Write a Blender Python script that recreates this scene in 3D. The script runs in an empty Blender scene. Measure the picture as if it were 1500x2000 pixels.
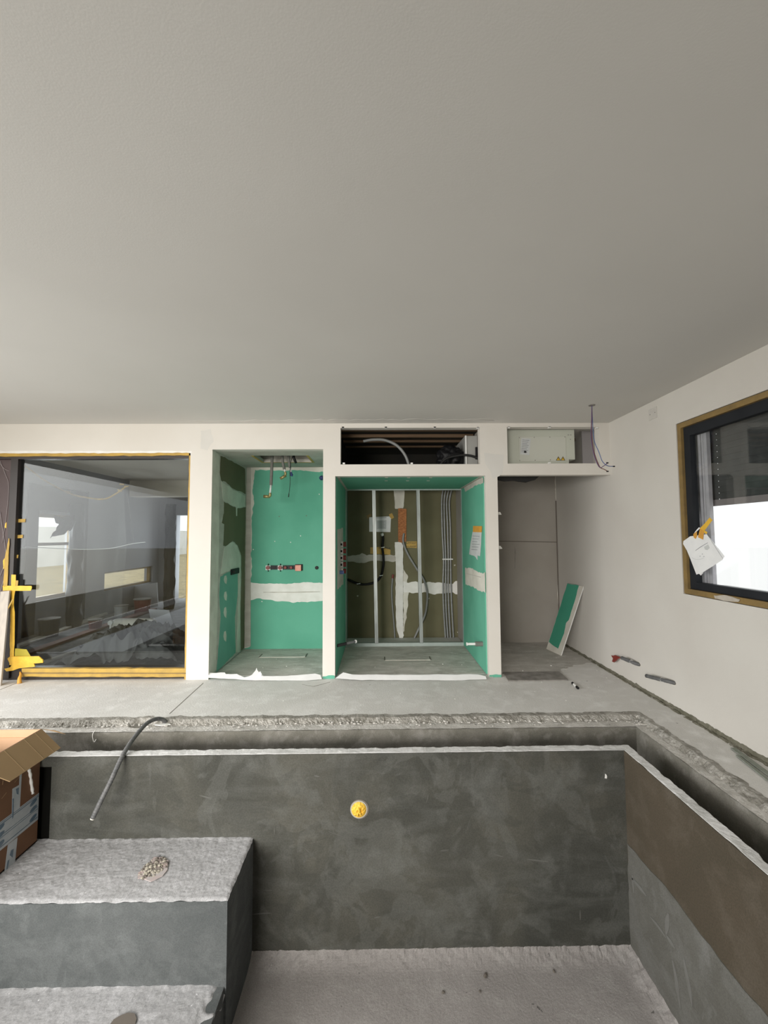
import bpy, math, random
from mathutils import Vector, Matrix, noise
random.seed(7)
C = bpy.context.scene
COL = C.collection
PI = math.pi

# ------------------------------------------------------------------ camera
FPX, YAW, PITCH, ROLL = 836.2, 0.01237, 0.05739, 0.00514
CAMP = Vector((0, 0, 1.5))
_f = Vector((math.sin(YAW)*math.cos(PITCH), math.cos(YAW)*math.cos(PITCH), math.sin(PITCH)))
_r = Vector((math.cos(YAW), -math.sin(YAW), 0)); _u = _r.cross(_f)
CR = _r*math.cos(ROLL)-_u*math.sin(ROLL); CU = _r*math.sin(ROLL)+_u*math.cos(ROLL)
cd = bpy.data.cameras.new('camera'); cam = bpy.data.objects.new('camera', cd); COL.objects.link(cam)
cd.sensor_fit = 'VERTICAL'; cd.sensor_height = 36; cd.sensor_width = 27; cd.lens = FPX/2000*36
cd.clip_start = .05; cd.clip_end = 300
m = Matrix((CR, CU, -_f)).transposed().to_4x4(); m.translation = CAMP
cam.matrix_world = m
C.camera = cam

# ------------------------------------------------------------------ world, lights, exposure
C.view_settings.view_transform = 'Standard'; C.view_settings.look = 'None'
C.view_settings.gamma = 1; C.view_settings.use_curve_mapping = False
C.view_settings.exposure = 0.0
w = bpy.data.worlds.new('world'); C.world = w; w.use_nodes = True
bg = w.node_tree.nodes['Background']; bg.inputs[0].default_value = (.98, .99, 1, 1); bg.inputs[1].default_value = 1.35

def area(name, loc, rot, sx, sy, power, col, spread=180):
    l = bpy.data.lights.new(name, 'AREA'); l.shape = 'RECTANGLE'; l.size = sx; l.size_y = sy
    l.energy = power; l.color = col; l.spread = math.radians(spread)
    o = bpy.data.objects.new(name, l); COL.objects.link(o); o.location = loc; o.rotation_euler = rot
    return o
# daylight through the rear glass front, the left garden window, the neighbouring room's windows, the right window
area('daylight_rear', (-3.0, -3.75, 1.5), (PI/2-.28, 0, -.12), 3.4, 2.2, 180, (1, .965, .91), 88)
area('daylight_next_room', (-5.78, 7.28, 1.2), (PI/2, 0, -PI/2), .9, 1.4, 26, (.93, .97, 1), 150)
area('daylight_next_door', (-4.72, 11.0, 1.1), (PI/2, 0, PI), .55, 2.0, 16, (.93, .97, 1), 160)
area('daylight_left', (-5.25, 1.0, 1.5), (PI/2-.32, 0, -PI/2), 5.2, 2.2, 165, (1, .99, .965), 130)

# ------------------------------------------------------------------ helpers
def U(px, py, ax, val):
    d = (px-750)/FPX*CR-(py-1000)/FPX*CU+_f
    return CAMP+d*((val-CAMP[ax])/d[ax])

def nz(v, s=1.0, o=0.0): return noise.noise(Vector(v)*s+Vector((o, o*1.7, -o)))

class MB:
    def __init__(s): s.v = []; s.f = []
    def add(s, vs, fs):
        n = len(s.v); s.v += [tuple(v) for v in vs]; s.f += [tuple(i+n for i in f) for f in fs]; return s
    def box(s, x0, x1, y0, y1, z0, z1):
        vs = [(x, y, z) for z in (z0, z1) for y in (y0, y1) for x in (x0, x1)]
        return s.add(vs, [(0,2,3,1),(4,5,7,6),(0,1,5,4),(2,6,7,3),(0,4,6,2),(1,3,7,5)])
    def obox(s, c, a, b, d):   # centre, three half axes
        c, a, b, d = map(Vector, (c, a, b, d))
        vs = [c+a*i+b*j+d*k for k in (-1,1) for j in (-1,1) for i in (-1,1)]
        return s.add(vs, [(0,2,3,1),(4,5,7,6),(0,1,5,4),(2,6,7,3),(0,4,6,2),(1,3,7,5)])
    def prism(s, pts, off):    # polygon extruded by off
        off = Vector(off); n = len(pts); vs = [Vector(p) for p in pts]+[Vector(p)+off for p in pts]
        fs = [tuple(range(n))[::-1], tuple(range(n, 2*n))]+[(i, (i+1) % n, n+(i+1) % n, n+i) for i in range(n)]
        return s.add(vs, fs)
    def tube(s, path, r, n=10, cap=True, rib=0.0, ribp=.01):
        P = [Vector(p) for p in path]; rings = []
        up = Vector((.13, .21, .97)); t0 = (P[1]-P[0]).normalized()
        if abs(t0.dot(up)) > .95: up = Vector((1, .1, 0))
        nrm = t0.cross(up).normalized(); L = 0
        for i, p in enumerate(P):
            t = (P[min(i+1, len(P)-1)]-P[max(i-1, 0)]).normalized()
            nrm = (nrm-t*nrm.dot(t)).normalized(); b = t.cross(nrm)
            if i: L += (P[i]-P[i-1]).length
            rr = (r[i] if isinstance(r, (list, tuple)) else r)*(1+rib*(1 if int(L/ribp) % 2 else -1))
            rings.append([p+(nrm*math.cos(2*PI*k/n)+b*math.sin(2*PI*k/n))*rr for k in range(n)])
        vs = [v for rg in rings for v in rg]; fs = []
        for i in range(len(P)-1):
            for k in range(n): fs.append((i*n+k, i*n+(k+1) % n, (i+1)*n+(k+1) % n, (i+1)*n+k))
        if cap: fs += [tuple(range(n))[::-1], tuple(range((len(P)-1)*n, len(P)*n))]
        return s.add(vs, fs)
    def grid(s, fn, nu, nv):
        vs = [fn(i/nu, j/nv) for j in range(nv+1) for i in range(nu+1)]
        fs = [(j*(nu+1)+i, j*(nu+1)+i+1, (j+1)*(nu+1)+i+1, (j+1)*(nu+1)+i) for j in range(nv) for i in range(nu)]
        return s.add(vs, fs)
    def build(s, name, mat, parent=None, smooth=False, bevel=0, bseg=2):
        me = bpy.data.meshes.new(name); 
        L = parent.location.copy() if parent is not None else Vector()
        if parent is None or True:
            c = Vector()
            if parent is None and not getattr(s, 'keep', False) and s.v:
                xs = [v[0] for v in s.v]; ys = [v[1] for v in s.v]; zs = [v[2] for v in s.v]
                c = Vector(((min(xs)+max(xs))/2, (min(ys)+max(ys))/2, min(zs)))
            elif parent is not None:
                c = Vector(WORLD.get(parent.name, (0, 0, 0)))
        me.from_pydata([tuple(Vector(v)-c) for v in s.v], [], s.f); me.validate()
        import bmesh
        b = bmesh.new(); b.from_mesh(me); bmesh.ops.recalc_face_normals(b, faces=b.faces); b.to_mesh(me); b.free()
        me.materials.append(mat)
        if smooth:
            for p in me.polygons: p.use_smooth = True
        o = bpy.data.objects.new(name, me); COL.objects.link(o)
        if parent is None: o.location = c; WORLD[o.name] = tuple(c)
        else: o.parent = parent; WORLD[o.name] = tuple(c)
        if bevel:
            md = o.modifiers.new('bevel', 'BEVEL'); md.width = bevel; md.segments = bseg; md.limit_method = 'ANGLE'
        return o
WORLD = {}

def struct(name, mb, mat, parent=None, **k):
    mb.keep = True
    o = mb.build(name, mat, parent, **k)
    if parent is None: o['kind'] = 'structure'
    return o
def thing(name, label, cat, loc=(0, 0, 0), group=None):
    o = bpy.data.objects.new(name, None); COL.objects.link(o); o.location = loc; o.empty_display_size = .1
    WORLD[o.name] = tuple(loc); o['label'] = label; o['category'] = cat
    if group: o['group'] = group
    return o
def tag(o, label, cat, group=None, kind=None):
    o['label'] = label; o['category'] = cat
    if group: o['group'] = group
    if kind: o['kind'] = kind
    return o
def smooth_path(pts, n=8):
    P = [Vector(p) for p in pts]; out = []
    for i in range(len(P)-1):
        p0 = P[max(i-1, 0)]; p1 = P[i]; p2 = P[i+1]; p3 = P[min(i+2, len(P)-1)]
        for k in range(n):
            t = k/n
            out.append(.5*((2*p1)+(p2-p0)*t+(2*p0-5*p1+4*p2-p3)*t*t+(3*p1-p0-3*p2+p3)*t**3))
    out.append(P[-1]); return out
def jag(pts, step=.03, amp=.008, seed=0):
    P = [Vector(p) for p in pts]; out = []; n = len(P)
    nrm = Vector()
    for i in range(n): nrm += (P[i]).cross(P[(i+1) % n])
    nrm.normalize()
    for i in range(n):
        a, b = P[i], P[(i+1) % n]; L = (b-a).length; k = max(1, int(L/step)); 
        if L < 1e-6: continue
        side = (b-a).normalized().cross(nrm)
        for j in range(k):
            p = a.lerp(b, j/k)
            d = nz(p, 14, seed)*amp*1.6+nz(p, 60, seed+3)*amp*.6
            out.append(p+side*d)
    return out

# ------------------------------------------------------------------ materials
def new_mat(name):
    m = bpy.data.materials.new(name); m.use_nodes = True
    nt = m.node_tree; return m, nt, nt.nodes['Principled BSDF']
def mat(name, col, rough=.7, col2=None, scale=4, detail=6, bump=0, bscale=None, metal=0, stretch=(1, 1, 1), fac=(.35, .65), bdist=.01, spec=None):
    m, nt, b = new_mat(name); N = nt.nodes; L = nt.links
    b.inputs['Roughness'].default_value = rough; b.inputs['Metallic'].default_value = metal
    if spec is not None: b.inputs['Specular IOR Level'].default_value = spec
    b.inputs['Base Color'].default_value = (*col, 1)
    tc = N.new('ShaderNodeTexCoord'); mp = N.new('ShaderNodeMapping'); mp.inputs['Scale'].default_value = stretch
    L.new(tc.outputs['Object'], mp.inputs[0])
    if col2 is not None:
        t = N.new('ShaderNodeTexNoise'); t.inputs['Scale'].default_value = scale; t.inputs['Detail'].default_value = detail
        L.new(mp.outputs[0], t.inputs['Vector'])
        r = N.new('ShaderNodeValToRGB'); r.color_ramp.elements[0].position = fac[0]; r.color_ramp.elements[1].position = fac[1]
        r.color_ramp.elements[0].color = (*col, 1); r.color_ramp.elements[1].color = (*col2, 1)
        L.new(t.outputs[0], r.inputs[0]); L.new(r.outputs[0], b.inputs['Base Color'])
    if bump:
        t2 = N.new('ShaderNodeTexNoise'); t2.inputs['Scale'].default_value = bscale or scale*6; t2.inputs['Detail'].default_value = 8
        L.new(tc.outputs['Object'], t2.inputs['Vector'])
        bp = N.new('ShaderNodeBump'); bp.inputs['Strength'].default_value = bump; bp.inputs['Distance'].default_value = bdist
        L.new(t2.outputs[0], bp.inputs['Height']); L.new(bp.outputs[0], b.inputs['Normal'])
    return m

def concrete(name, base, dark, light, s_big=1.2, s_small=9, bump=.35, bs=60, speck=0.0, streak=(1, 1, 1), rough=.85, contrast=.5, bdist=.01, patchy=0):
    """two layers of blotches, fine grain and optional pale specks"""
    m, nt, b = new_mat(name); N = nt.nodes; L = nt.links
    b.inputs['Roughness'].default_value = rough; b.inputs['Specular IOR Level'].default_value = .25
    tc = N.new('ShaderNodeTexCoord')
    def noi(sc, det, st=(1, 1, 1), dist=0, off=0):
        mp = N.new('ShaderNodeMapping'); mp.inputs['Scale'].default_value = st; mp.inputs['Location'].default_value = (off, off, off)
        L.new(tc.outputs['Object'], mp.inputs[0])
        t = N.new('ShaderNodeTexNoise'); t.inputs['Scale'].default_value = sc; t.inputs['Detail'].default_value = det; t.inputs['Distortion'].default_value = dist
        t.inputs['Roughness'].default_value = .6
        L.new(mp.outputs[0], t.inputs['Vector']); return t.outputs[0]
    def ramp(src, a, bb, c0=(0, 0, 0, 1), c1=(1, 1, 1, 1)):
        r = N.new('ShaderNodeValToRGB'); e = r.color_ramp.elements; e[0].position = a; e[1].position = bb; e[0].color = c0; e[1].color = c1
        L.new(src, r.inputs[0]); return r.outputs[0]
    def mix(f, a, bcol, t='MIX'):
        x = N.new('ShaderNodeMix'); x.data_type = 'RGBA'; x.blend_type = t
        if hasattr(f, 'links'): L.new(f, x.inputs[0])
        else: x.inputs[0].default_value = f
        for i, s in ((6, a), (7, bcol)):
            if hasattr(s, 'links'): L.new(s, x.inputs[i])
            else: x.inputs[i].default_value = (*s, 1)
        return x.outputs[2]
    big = noi(s_big, 5, streak, .6); mid = noi(s_small, 7, streak, .4, 5.0)
    c = mix(ramp(big, .5-contrast*.3, .5+contrast*.3), dark, base)
    c = mix(ramp(mid, .5, .72), c, light)
    if patchy:
        c = mix(ramp(noi(1.7, 2.5, (1, 1, 1.5), 2.2, 3.0), .49, .53, (0, 0, 0, 1), (patchy,)*3+(1,)), c, dark)
        c = mix(ramp(noi(2.6, 3, (1, 1, .7), 1.6, 21.0), .55, .585, (0, 0, 0, 1), (patchy*.8,)*3+(1,)), c, light)
        c = mix(ramp(noi(1.2, 4, (1, 1, 5), .8, 33.0), .52, .7, (0, 0, 0, 1), (patchy,)*3+(1,)), c, light)
    g = noi(bs*3, 3)
    c = mix(.18, c, ramp(g, .3, .7), 'OVERLAY')
    if speck:
        c = mix(ramp(noi(38, 2, off=9.0), .74-speck*.1, .77-speck*.1), c, tuple(min(1, x*1.5) for x in light))
        c = mix(ramp(noi(17, 3, off=14.0), .72, .75), c, tuple(x*.45 for x in dark))
    L.new(c, b.inputs['Base Color'])
    bn = noi(bs, 8); bp = N.new('ShaderNodeBump'); bp.inputs['Strength'].default_value = bump; bp.inputs['Distance'].default_value = bdist
    L.new(bn, bp.inputs['Height']); L.new(bp.outputs[0], b.inputs['Normal'])
    return m

M = {}
M['wall'] = mat('white_plaster', (.635, .605, .555), .85, (.67, .645, .60), 1.3, 4, .06, 120)
M['ceiling'] = mat('ceiling_paint', (.60, .585, .555), .9, (.63, .615, .585), .8, 3, .04, 160)
M['wall_grey'] = mat('grey_plaster', (.57, .545, .505), .85, (.61, .59, .55), 1.2, 4, .08, 100)
M['alcove'] = mat('bare_plasterboard', (.32, .295, .26), .9, (.37, .345, .31), 1.6, 5, .05, 60)
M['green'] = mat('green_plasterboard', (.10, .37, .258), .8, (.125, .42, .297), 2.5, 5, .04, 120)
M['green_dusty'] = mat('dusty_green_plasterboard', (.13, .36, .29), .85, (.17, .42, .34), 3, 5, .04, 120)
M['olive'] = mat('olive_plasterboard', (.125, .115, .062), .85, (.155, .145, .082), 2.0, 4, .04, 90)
M['filler'] = mat('joint_filler', (.60, .575, .51), .9, (.72, .70, .63), 5, 6, .25, 40)
M['filler_grey'] = mat('grey_joint_filler', (.44, .41, .365), .9, (.54, .515, .465), 4, 6, .25, 40, stretch=(1, 1, 3))
M['filler_white'] = mat('white_filler', (.74, .73, .69), .9, (.82, .81, .78), 9, 5, .2, 60)
M['screed'] = concrete('floor_screed', (.72, .71, .69), (.63, .62, .595), (.79, .785, .77), 1.1, 6, .25, 70, speck=.12)
M['screed_niche'] = concrete('niche_screed', (.68, .63, .59), (.50, .465, .43), (.78, .74, .71), 2.0, 7, .3, 70, speck=.25, streak=(1, 2.2, 1), contrast=.4)
M['ledge'] = concrete('broken_ledge', (.60, .58, .55), (.46, .445, .415), (.72, .705, .68), 6, 20, .35, 60, speck=.4, contrast=.4, bdist=.02)
M['broken'] = concrete('crumbled_screed', (.36, .345, .315), (.20, .19, .165), (.50, .485, .455), 7, 24, .6, 70, speck=.2, contrast=.4, bdist=.012)
M['rim'] = concrete('rim_concrete', (.72, .72, .72), (.56, .56, .55), (.80, .80, .80), 5, 20, .3, 80, speck=.2, contrast=.35)
M['pool'] = concrete('pool_render', (.086, .084, .070), (.050, .051, .044), (.118, .120, .110), 1.3, 3.4, .10, 40, patchy=.40, streak=(1, 1, .8), rough=.75, contrast=.45)
M['pool_side'] = concrete('pool_render_side', (.082, .066, .047), (.066, .055, .039), (.10, .084, .064), 1.6, 5, .08, 40, rough=.7, contrast=.6)
M['pool_smooth'] = concrete('pool_render_smooth', patchy=.4, base=(.130, .128, .115), dark=(.10, .097, .085), light=(.165, .165, .155), s_big=2.0, s_small=4, bump=.08, bs=50, rough=.75, streak=(1, .7, .5))
M['trench'] = concrete('trench_render', (.20, .19, .165), (.13, .125, .105), (.27, .26, .235), 3, 9, .3, 50, contrast=.45)
M['step_top'] = concrete('step_concrete', (.42, .42, .43), (.36, .36, .367), (.49, .49, .505), 3.0, 14, .3, 45, speck=.1, bdist=.01)
M['step_face'] = concrete('step_render', (.110, .118, .119), (.080, .088, .089), (.145, .155, .156), 1.6, 6, .15, 60, patchy=.35)
M['pool_floor'] = concrete('pool_floor_concrete', (.34, .32, .31), (.29, .272, .262), (.38, .362, .35), 1.3, 7, .35, 60, speck=.02)
M['dark'] = mat('shade_black', (.006, .006, .005), 1, spec=.05)
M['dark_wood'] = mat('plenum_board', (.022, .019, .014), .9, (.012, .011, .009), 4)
M['wood'] = mat('rough_batten', (.20, .125, .07), .8, (.13, .08, .045), 3, 6, .2, 60, stretch=(.4, 8, 8))
M['steel'] = mat('galvanised_steel', (.42, .45, .44), .42, (.30, .32, .31), 5, 3, metal=.7, stretch=(6, 6, .6))
M['steel_dull'] = mat('dusty_galvanised_track', (.36, .41, .39), .55, (.43, .48, .46), 7, 3, metal=.3)
M['tape'] = mat('yellow_masking_tape', (.52, .33, .06), .6, (.40, .26, .06), 9, 6, .3, 60, stretch=(1, 1, 1))
M['tape_bright'] = mat('bright_yellow_tape', (.80, .51, .055), .55, (.72, .42, .045), 16, 4, .3, 60)
M['tape_brown'] = mat('brownish_masking_tape', (.25, .165, .055), .6, (.18, .12, .045), 9, 6, .3, 60)
M['tape_orange'] = mat('orange_masking_tape', (.72, .36, .05), .6, (.6, .3, .05), 12)
M['frame'] = mat('dark_brown_aluminium', (.028, .022, .02), .4, (.035, .028, .026), 4)
M['frame_grey'] = mat('anthracite_aluminium', (.013, .015, .019), .6, (.019, .021, .025), 5, spec=.25)
M['rail'] = mat('pale_guide_rail', (.40, .39, .42), .45, (.48, .47, .50), 12)
M['shutter'] = mat('roller_shutter_slat', (.03, .033, .033), .7, (.05, .053, .053), 12)
M['paper'] = mat('white_paper', (.80, .81, .81), .8, (.74, .75, .76), 9, 4)
M['paper_dull'] = mat('grey_paper', (.52, .54, .54), .8, (.60, .62, .62), 9, 4)
M['ink'] = mat('pencil_grey', (.25, .26, .28), .8)
M['ink_black'] = mat('black_ink', (.02, .02, .02), .7)
M['black'] = mat('black_plastic', (.008, .008, .009), .5, spec=.25)
M['black_matte'] = mat('black_rubber', (.01, .01, .01), .6)
M['white_plastic'] = mat('white_plastic', (.78, .78, .76), .4)
M['red'] = mat('dull_red_plastic', (.20, .030, .022), .4)
M['pink'] = mat('salmon_plastic', (.72, .26, .19), .5, (.78, .36, .28), 20)
M['blue'] = mat('dark_blue_plastic', (.03, .05, .16), .4)
M['blue_pale'] = mat('blue_plastic', (.12, .18, .42), .4)
M['brass'] = mat('dull_brass', (.34, .29, .13), .45, metal=.6)
M['foam'] = mat('grey_pipe_sleeve', (.16, .155, .14), .9, (.20, .195, .18), 20)
M['hose'] = mat('grey_conduit', (.09, .093, .096), .55, (.14, .14, .14), 30)
M['hose_grey'] = mat('light_grey_conduit', (.24, .245, .24), .45)
M['dustgrey'] = mat('dark_grey_board', (.17, .16, .145), .9, (.28, .265, .245), 10, 6, .3)
M['osb'] = mat('orange_chipboard', (.50, .20, .07), .8, (.28, .10, .035), 30, 4, .2, 60, stretch=(1, 1, 2.5))
M['card'] = mat('brown_cardboard', (.16, .078, .040), .8, (.19, .095, .05), 3, 5)
M['card_light'] = mat('light_cardboard', (.33, .22, .115), .8, (.36, .245, .13), 3, 5)
M['card_inner'] = mat('pale_inner_cardboard', (.55, .34, .20), .8, (.60, .38, .235), 3, 5)
M['tape_clear'] = mat('pale_printed_tape', (.42, .46, .49), .3, (.50, .53, .55), 14)
M['tape_blue'] = mat('blue_tape_print', (.10, .16, .22), .35, (.17, .22, .27), 20)
M['unit'] = mat('pale_green_grey_metal', (.50, .52, .45), .5, (.53, .55, .48), 3)
M['unit_panel'] = mat('pale_metal_panel', (.54, .55, .49), .5)
M['metal_box'] = mat('grey_sheet_metal', (.40, .40, .38), .45, (.45, .45, .43), 4, metal=.3)
M['warn'] = mat('warning_yellow', (.80, .50, .04), .5)
M['cable_purple'] = mat('purple_wire', (.10, .06, .16), .5)
M['cable_blue'] = mat('blue_wire', (.08, .13, .30), .5)
M['cable_red'] = mat('brown_wire', (.16, .05, .04), .5)
M['string'] = mat('white_cord', (.75, .76, .77), .6)
M['sheet_dark'] = mat('dark_brown_film', (.075, .052, .052), .5, (.10, .07, .07), 3)
M['film_white'] = mat('white_masking_film', (.80, .80, .80), .6, (.74, .74, .74), 6)
M['tarp'] = mat('grey_dust_sheet', (.032, .031, .030), .85, (.05, .048, .047), 3, 5)
M['teal_film'] = mat('teal_plastic', (.05, .22, .24), .3, (.10, .30, .30), 6)
M['next_wall'] = mat('blue_grey_plaster', (.31, .315, .34), .9, (.36, .365, .385), 1.2)
M['next_ceiling'] = mat('beige_plaster', (.85, .79, .68), .9)
M['next_floor'] = concrete('next_room_screed', (.25, .25, .25), (.18, .18, .18), (.32, .32, .33), 2, 8, .3, 50)
M['straw'] = concrete('dry_grass_ground', (.42, .34, .19), (.30, .25, .15), (.55, .47, .30), 1.5, 12, .5, 8, contrast=.4)
M['rust'] = mat('reddish_timber', (.20, .10, .075), .8, (.28, .16, .12), 4)
M['rubble'] = mat('mortar_crumbs', (.66, .64, .60), .9, (.48, .46, .43), 30, 4, .4)
M['rubble_dark'] = mat('dark_mortar_crumbs', (.16, .14, .12), .9)
M['rubble_pink'] = mat('pink_mortar', (.50, .37, .355), .9, (.46, .44, .43), 10)
M['edge_foam'] = mat('olive_edge_strip', (.125, .12, .085), .9, (.19, .18, .14), 14, 6, .4)
M['plaster_core'] = mat('white_gypsum_edge', (.74, .74, .72), .9)

def glass_mat(name, tint, refl=1.0, rough=.0):
    m = bpy.data.materials.new(name); m.use_nodes = True; nt = m.node_tree; N = nt.nodes; L = nt.links
    for n in list(N): N.remove(n)
    out = N.new('ShaderNodeOutputMaterial'); mx = N.new('ShaderNodeMixShader')
    tr = N.new('ShaderNodeBsdfTransparent'); tr.inputs[0].default_value = (*tint, 1)
    gl = N.new('ShaderNodeBsdfGlossy'); gl.inputs['Roughness'].default_value = rough
    fr = N.new('ShaderNodeFresnel'); gm = N.new('ShaderNodeNewGeometry'); mr = N.new('ShaderNodeMapRange'); mr.inputs[3].default_value = 1.5; mr.inputs[4].default_value = 1/1.5; L.new(gm.outputs['Backfacing'], mr.inputs[0]); L.new(mr.outputs[0], fr.inputs[0])
    mu = N.new('ShaderNodeMath'); mu.operation = 'MULTIPLY'; mu.inputs[1].default_value = refl
    L.new(fr.outputs[0], mu.inputs[0]); L.new(mu.outputs[0], mx.inputs[0]); L.new(tr.outputs[0], mx.inputs[1]); L.new(gl.outputs[0], mx.inputs[2])
    L.new(mx.outputs[0], out.inputs[0]); return m
M['glass'] = glass_mat('window_glass', (.90, .93, .93), 1.1)
M['glass_clear'] = glass_mat('clear_glass', (.97, .98, .98), 1.0)
def film_mat(name, col, alpha, rough=.3):
    m, nt, b = new_mat(name); N = nt.nodes; L = nt.links
    b.inputs['Base Color'].default_value = (*col, 1); b.inputs['Roughness'].default_value = rough
    t = N.new('ShaderNodeTexNoise'); t.inputs['Scale'].default_value = 3; t.inputs['Detail'].default_value = 2; t.inputs['Distortion'].default_value = 1.0
    r = N.new('ShaderNodeMapRange'); r.inputs[1].default_value = .35; r.inputs[2].default_value = .75; r.inputs[3].default_value = alpha*.4; r.inputs[4].default_value = alpha*1.8
    b.inputs['Alpha'].default_value = alpha; N.remove(t); N.remove(r); return m
M['film'] = film_mat('translucent_film', (.5, .51, .52), .10)

# ------------------------------------------------------------------ dimensions
D = 4.64; CEIL = 2.742; XR = 2.549
N1L, N1R, N1T, N1B = -1.808, -.604, 2.457, 5.86
N2L, N2R, N2T, N2F, N2B = -.472, 1.166, 2.16, 5.94, 6.45
AL, AT, AB = 1.30, 2.165, 6.10
WL, WR, WT = -4.30, -2.045, 2.425
PF, PR, RIMZ = 3.127, 1.742, -.03
RB, RR = 3.21, 1.82          # rim outer
TB, TR = 3.50, 2.055         # trench outer
SB, SR = 3.66, 2.17          # screed edge
PZ = -1.39; S1Z, S2Z = -.592, -1.06; S1X, S1Y = -.884, 2.613
PY0 = -1.2; PX0 = -3.3
LX = -4.95; RY = -3.2

# ------------------------------------------------------------------ floor
def slab_edge_pts():
    pts = []
    x = LX
    while x < SR+.02:
        d = nz((x, 0, 0), 9)*.035+nz((x, 3, 0), 31)*.015
        if abs(x+1.97) < .14: d += .10*(1-abs(x+1.97)/.14)
        pts.append((x, SB+.022+d*.25+(.05 if abs(x+1.97) < .14 else 0)*0)); x += .02
    y = SB+.03
    while y > PY0-.6:
        pts.append((SR+.020+nz((y, 7, 0), 9)*.008, y)); y -= .02
    return pts
edge = slab_edge_pts()
b = MB()
poly = [(x, y) for x, y in edge]+[(XR+.3, PY0-.6), (XR+.3, 6.7), (-1.9, 6.7), (-1.9, 4.9), (LX, 4.9)]
b.prism([(x, y, -.06) for x, y in poly], (0, 0, .06))
floor = struct('floor', b, M['screed'])
b = MB(); b.box(LX, XR+.3, RY-.1, PY0-.6, -.06, 0)
struct('floor_rear', b, M['screed'], floor)
b = MB()
b.box(N1L+.003, N1R, D+.12, N1B+.02, 0, .003); b.box(N2L, N2R, D+.12, N2F+.02, 0, .003)
struct('niche_screed', b, M['screed_niche'], floor)
b = MB(); b.prism([Vector((min(XR, max(AL, p.x)), min(p.y, AB), 0)) for p in jag([Vector((AL, D+.05, 0)), Vector((1.9, D+.12, 0)), Vector((2.2, D+.34, 0)), Vector((XR, D+.52, 0)), Vector((XR, AB, 0)), Vector((AL, AB, 0))], .03, .03)], (0, 0, .002)); struct('alcove_screed_shade', b, concrete('alcove_shaded_screed', (.60, .58, .545), (.44, .425, .395), (.68, .665, .635), 1.5, 5, .25, 60, speck=.2, streak=(1, 2, 1)), floor)  # darker overlay puts the alcove's shade into the floor colour
# joints cut in the screed
b = MB()
for (a, c, wd) in (((397, 1334), (331, 1394), .005), ((48, 1328), (0, 1347), .005), ((645, 1332), (612, 1341), .004), ((612, 1341), (590, 1337), .003)):
    A = U(*a, 2, .001); B = U(*c, 2, .001); s = (B-A).normalized().cross(Vector((0, 0, 1)))*wd/2
    b.prism([A-s, A+s, B+s, B-s], (0, 0, .0008))
struct('screed_joint', b, M['rubble_dark'], floor)

# rough strip where the screed is broken off
def strip_fn(u, v):
    L1 = SR-LX; L2 = SB-PY0+.6; t = u*(L1+L2)
    if t < L1:
        x = LX+t; m0 = Vector((min(x, 9), SB+.050, 0)); m1 = Vector((min(x, TR), TB, RIMZ))
        if x > TR: m1 = Vector((TR, TB, RIMZ))
        m0.x = x+max(0, (x-TR)/(SR+.05-TR))*.05
    else:
        y = SB-(t-L1); m0 = Vector((SR+.045, y+.05*max(0, 1-(t-L1)/.1), 0)); m1 = Vector((TR, min(y, TB), RIMZ))
    jn = (nz((x if t < L1 else y, 4.4, 0), 8)*.03+nz((x if t < L1 else y, 1.1, 0), 30)*.014)
    if t < L1: m0.y += jn
    else: m0.x += jn
    p = m0.lerp(m1, v)
    z = .0015+(RIMZ-.0015)*min(1, max(0, (v-.26)/.28))
    rough = max(.10, 1.1-abs(v-.41)/.18)
    z += rough*(nz(p, 26)*.007+nz(p, 75)*.009+abs(nz(p, 13))*.004-.002)
    hole = math.hypot((p.x+1.96)/.10, (p.y-3.63)/.06)
    if hole < 1: z -= .05*(1-hole)
    if v >= .999: z = RIMZ+nz(p, 15)*.002; p += Vector((0, .004*nz(p, 12), 0)) if t < L1 else Vector((.004*nz(p, 12), 0, 0))
    return (p.x, p.y, z)
sp_v = .54
b = MB(); b.grid(lambda u, v: strip_fn(u, v*sp_v), 1100, 14)
struct('broken_screed_edge', b, M['broken'], floor)
b = MB(); b.grid(lambda u, v: strip_fn(u, sp_v+v*(1-sp_v)), 900, 8)
struct('trench_ledge', b, M['ledge'], floor)

# ------------------------------------------------------------------ pool
b = MB()   # trench outer walls and bottom
b.box(PX0, TR+.2, TB+.0, TB+.15, -.6, RIMZ-.003); b.box(TR, TR+.15, PY0-.5, TB+.15, -.6, RIMZ-.003)
b.box(PX0, TR+.1, RB-.02, TB+.05, -.6, -.30); b.box(RR-.02, TR+.1, PY0-.5, TB+.05, -.6, -.30)
pool = struct('pool_trench', b, M['trench'])
b = MB()   # walls
b.box(-2.30, PR+.08, PF, RB-.012, PZ-.1, RIMZ-.004)
b.box(PX0, -2.30, PF, RB-.012, RIMZ-.07, RIMZ-.004)
b.box(PX0, -2.30, PF, RB, PZ-.1, S1Z-.02)
struct('pool_wall_back', b, M['pool'])
b = MB(); b.box(PR, RR-.012, PY0-.3, RB-.013, PZ-.1, RIMZ-.004)
pws = struct('pool_wall_right', b, M['pool_side'])
b = MB(); b.box(PX0-.2, RR, PY0-.3, PY0, PZ-.1, RIMZ-.02); b.box(PX0-.2, PX0, PY0-.3, TB, PZ-.1, RIMZ-.02)
struct('pool_wall_rear', b, M['pool'])
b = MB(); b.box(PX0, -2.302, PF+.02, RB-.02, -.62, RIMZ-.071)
struct('recess_shade', b, M['dark'], pool)  # near-black block painting in the dark shade beside the cardboard box
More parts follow.
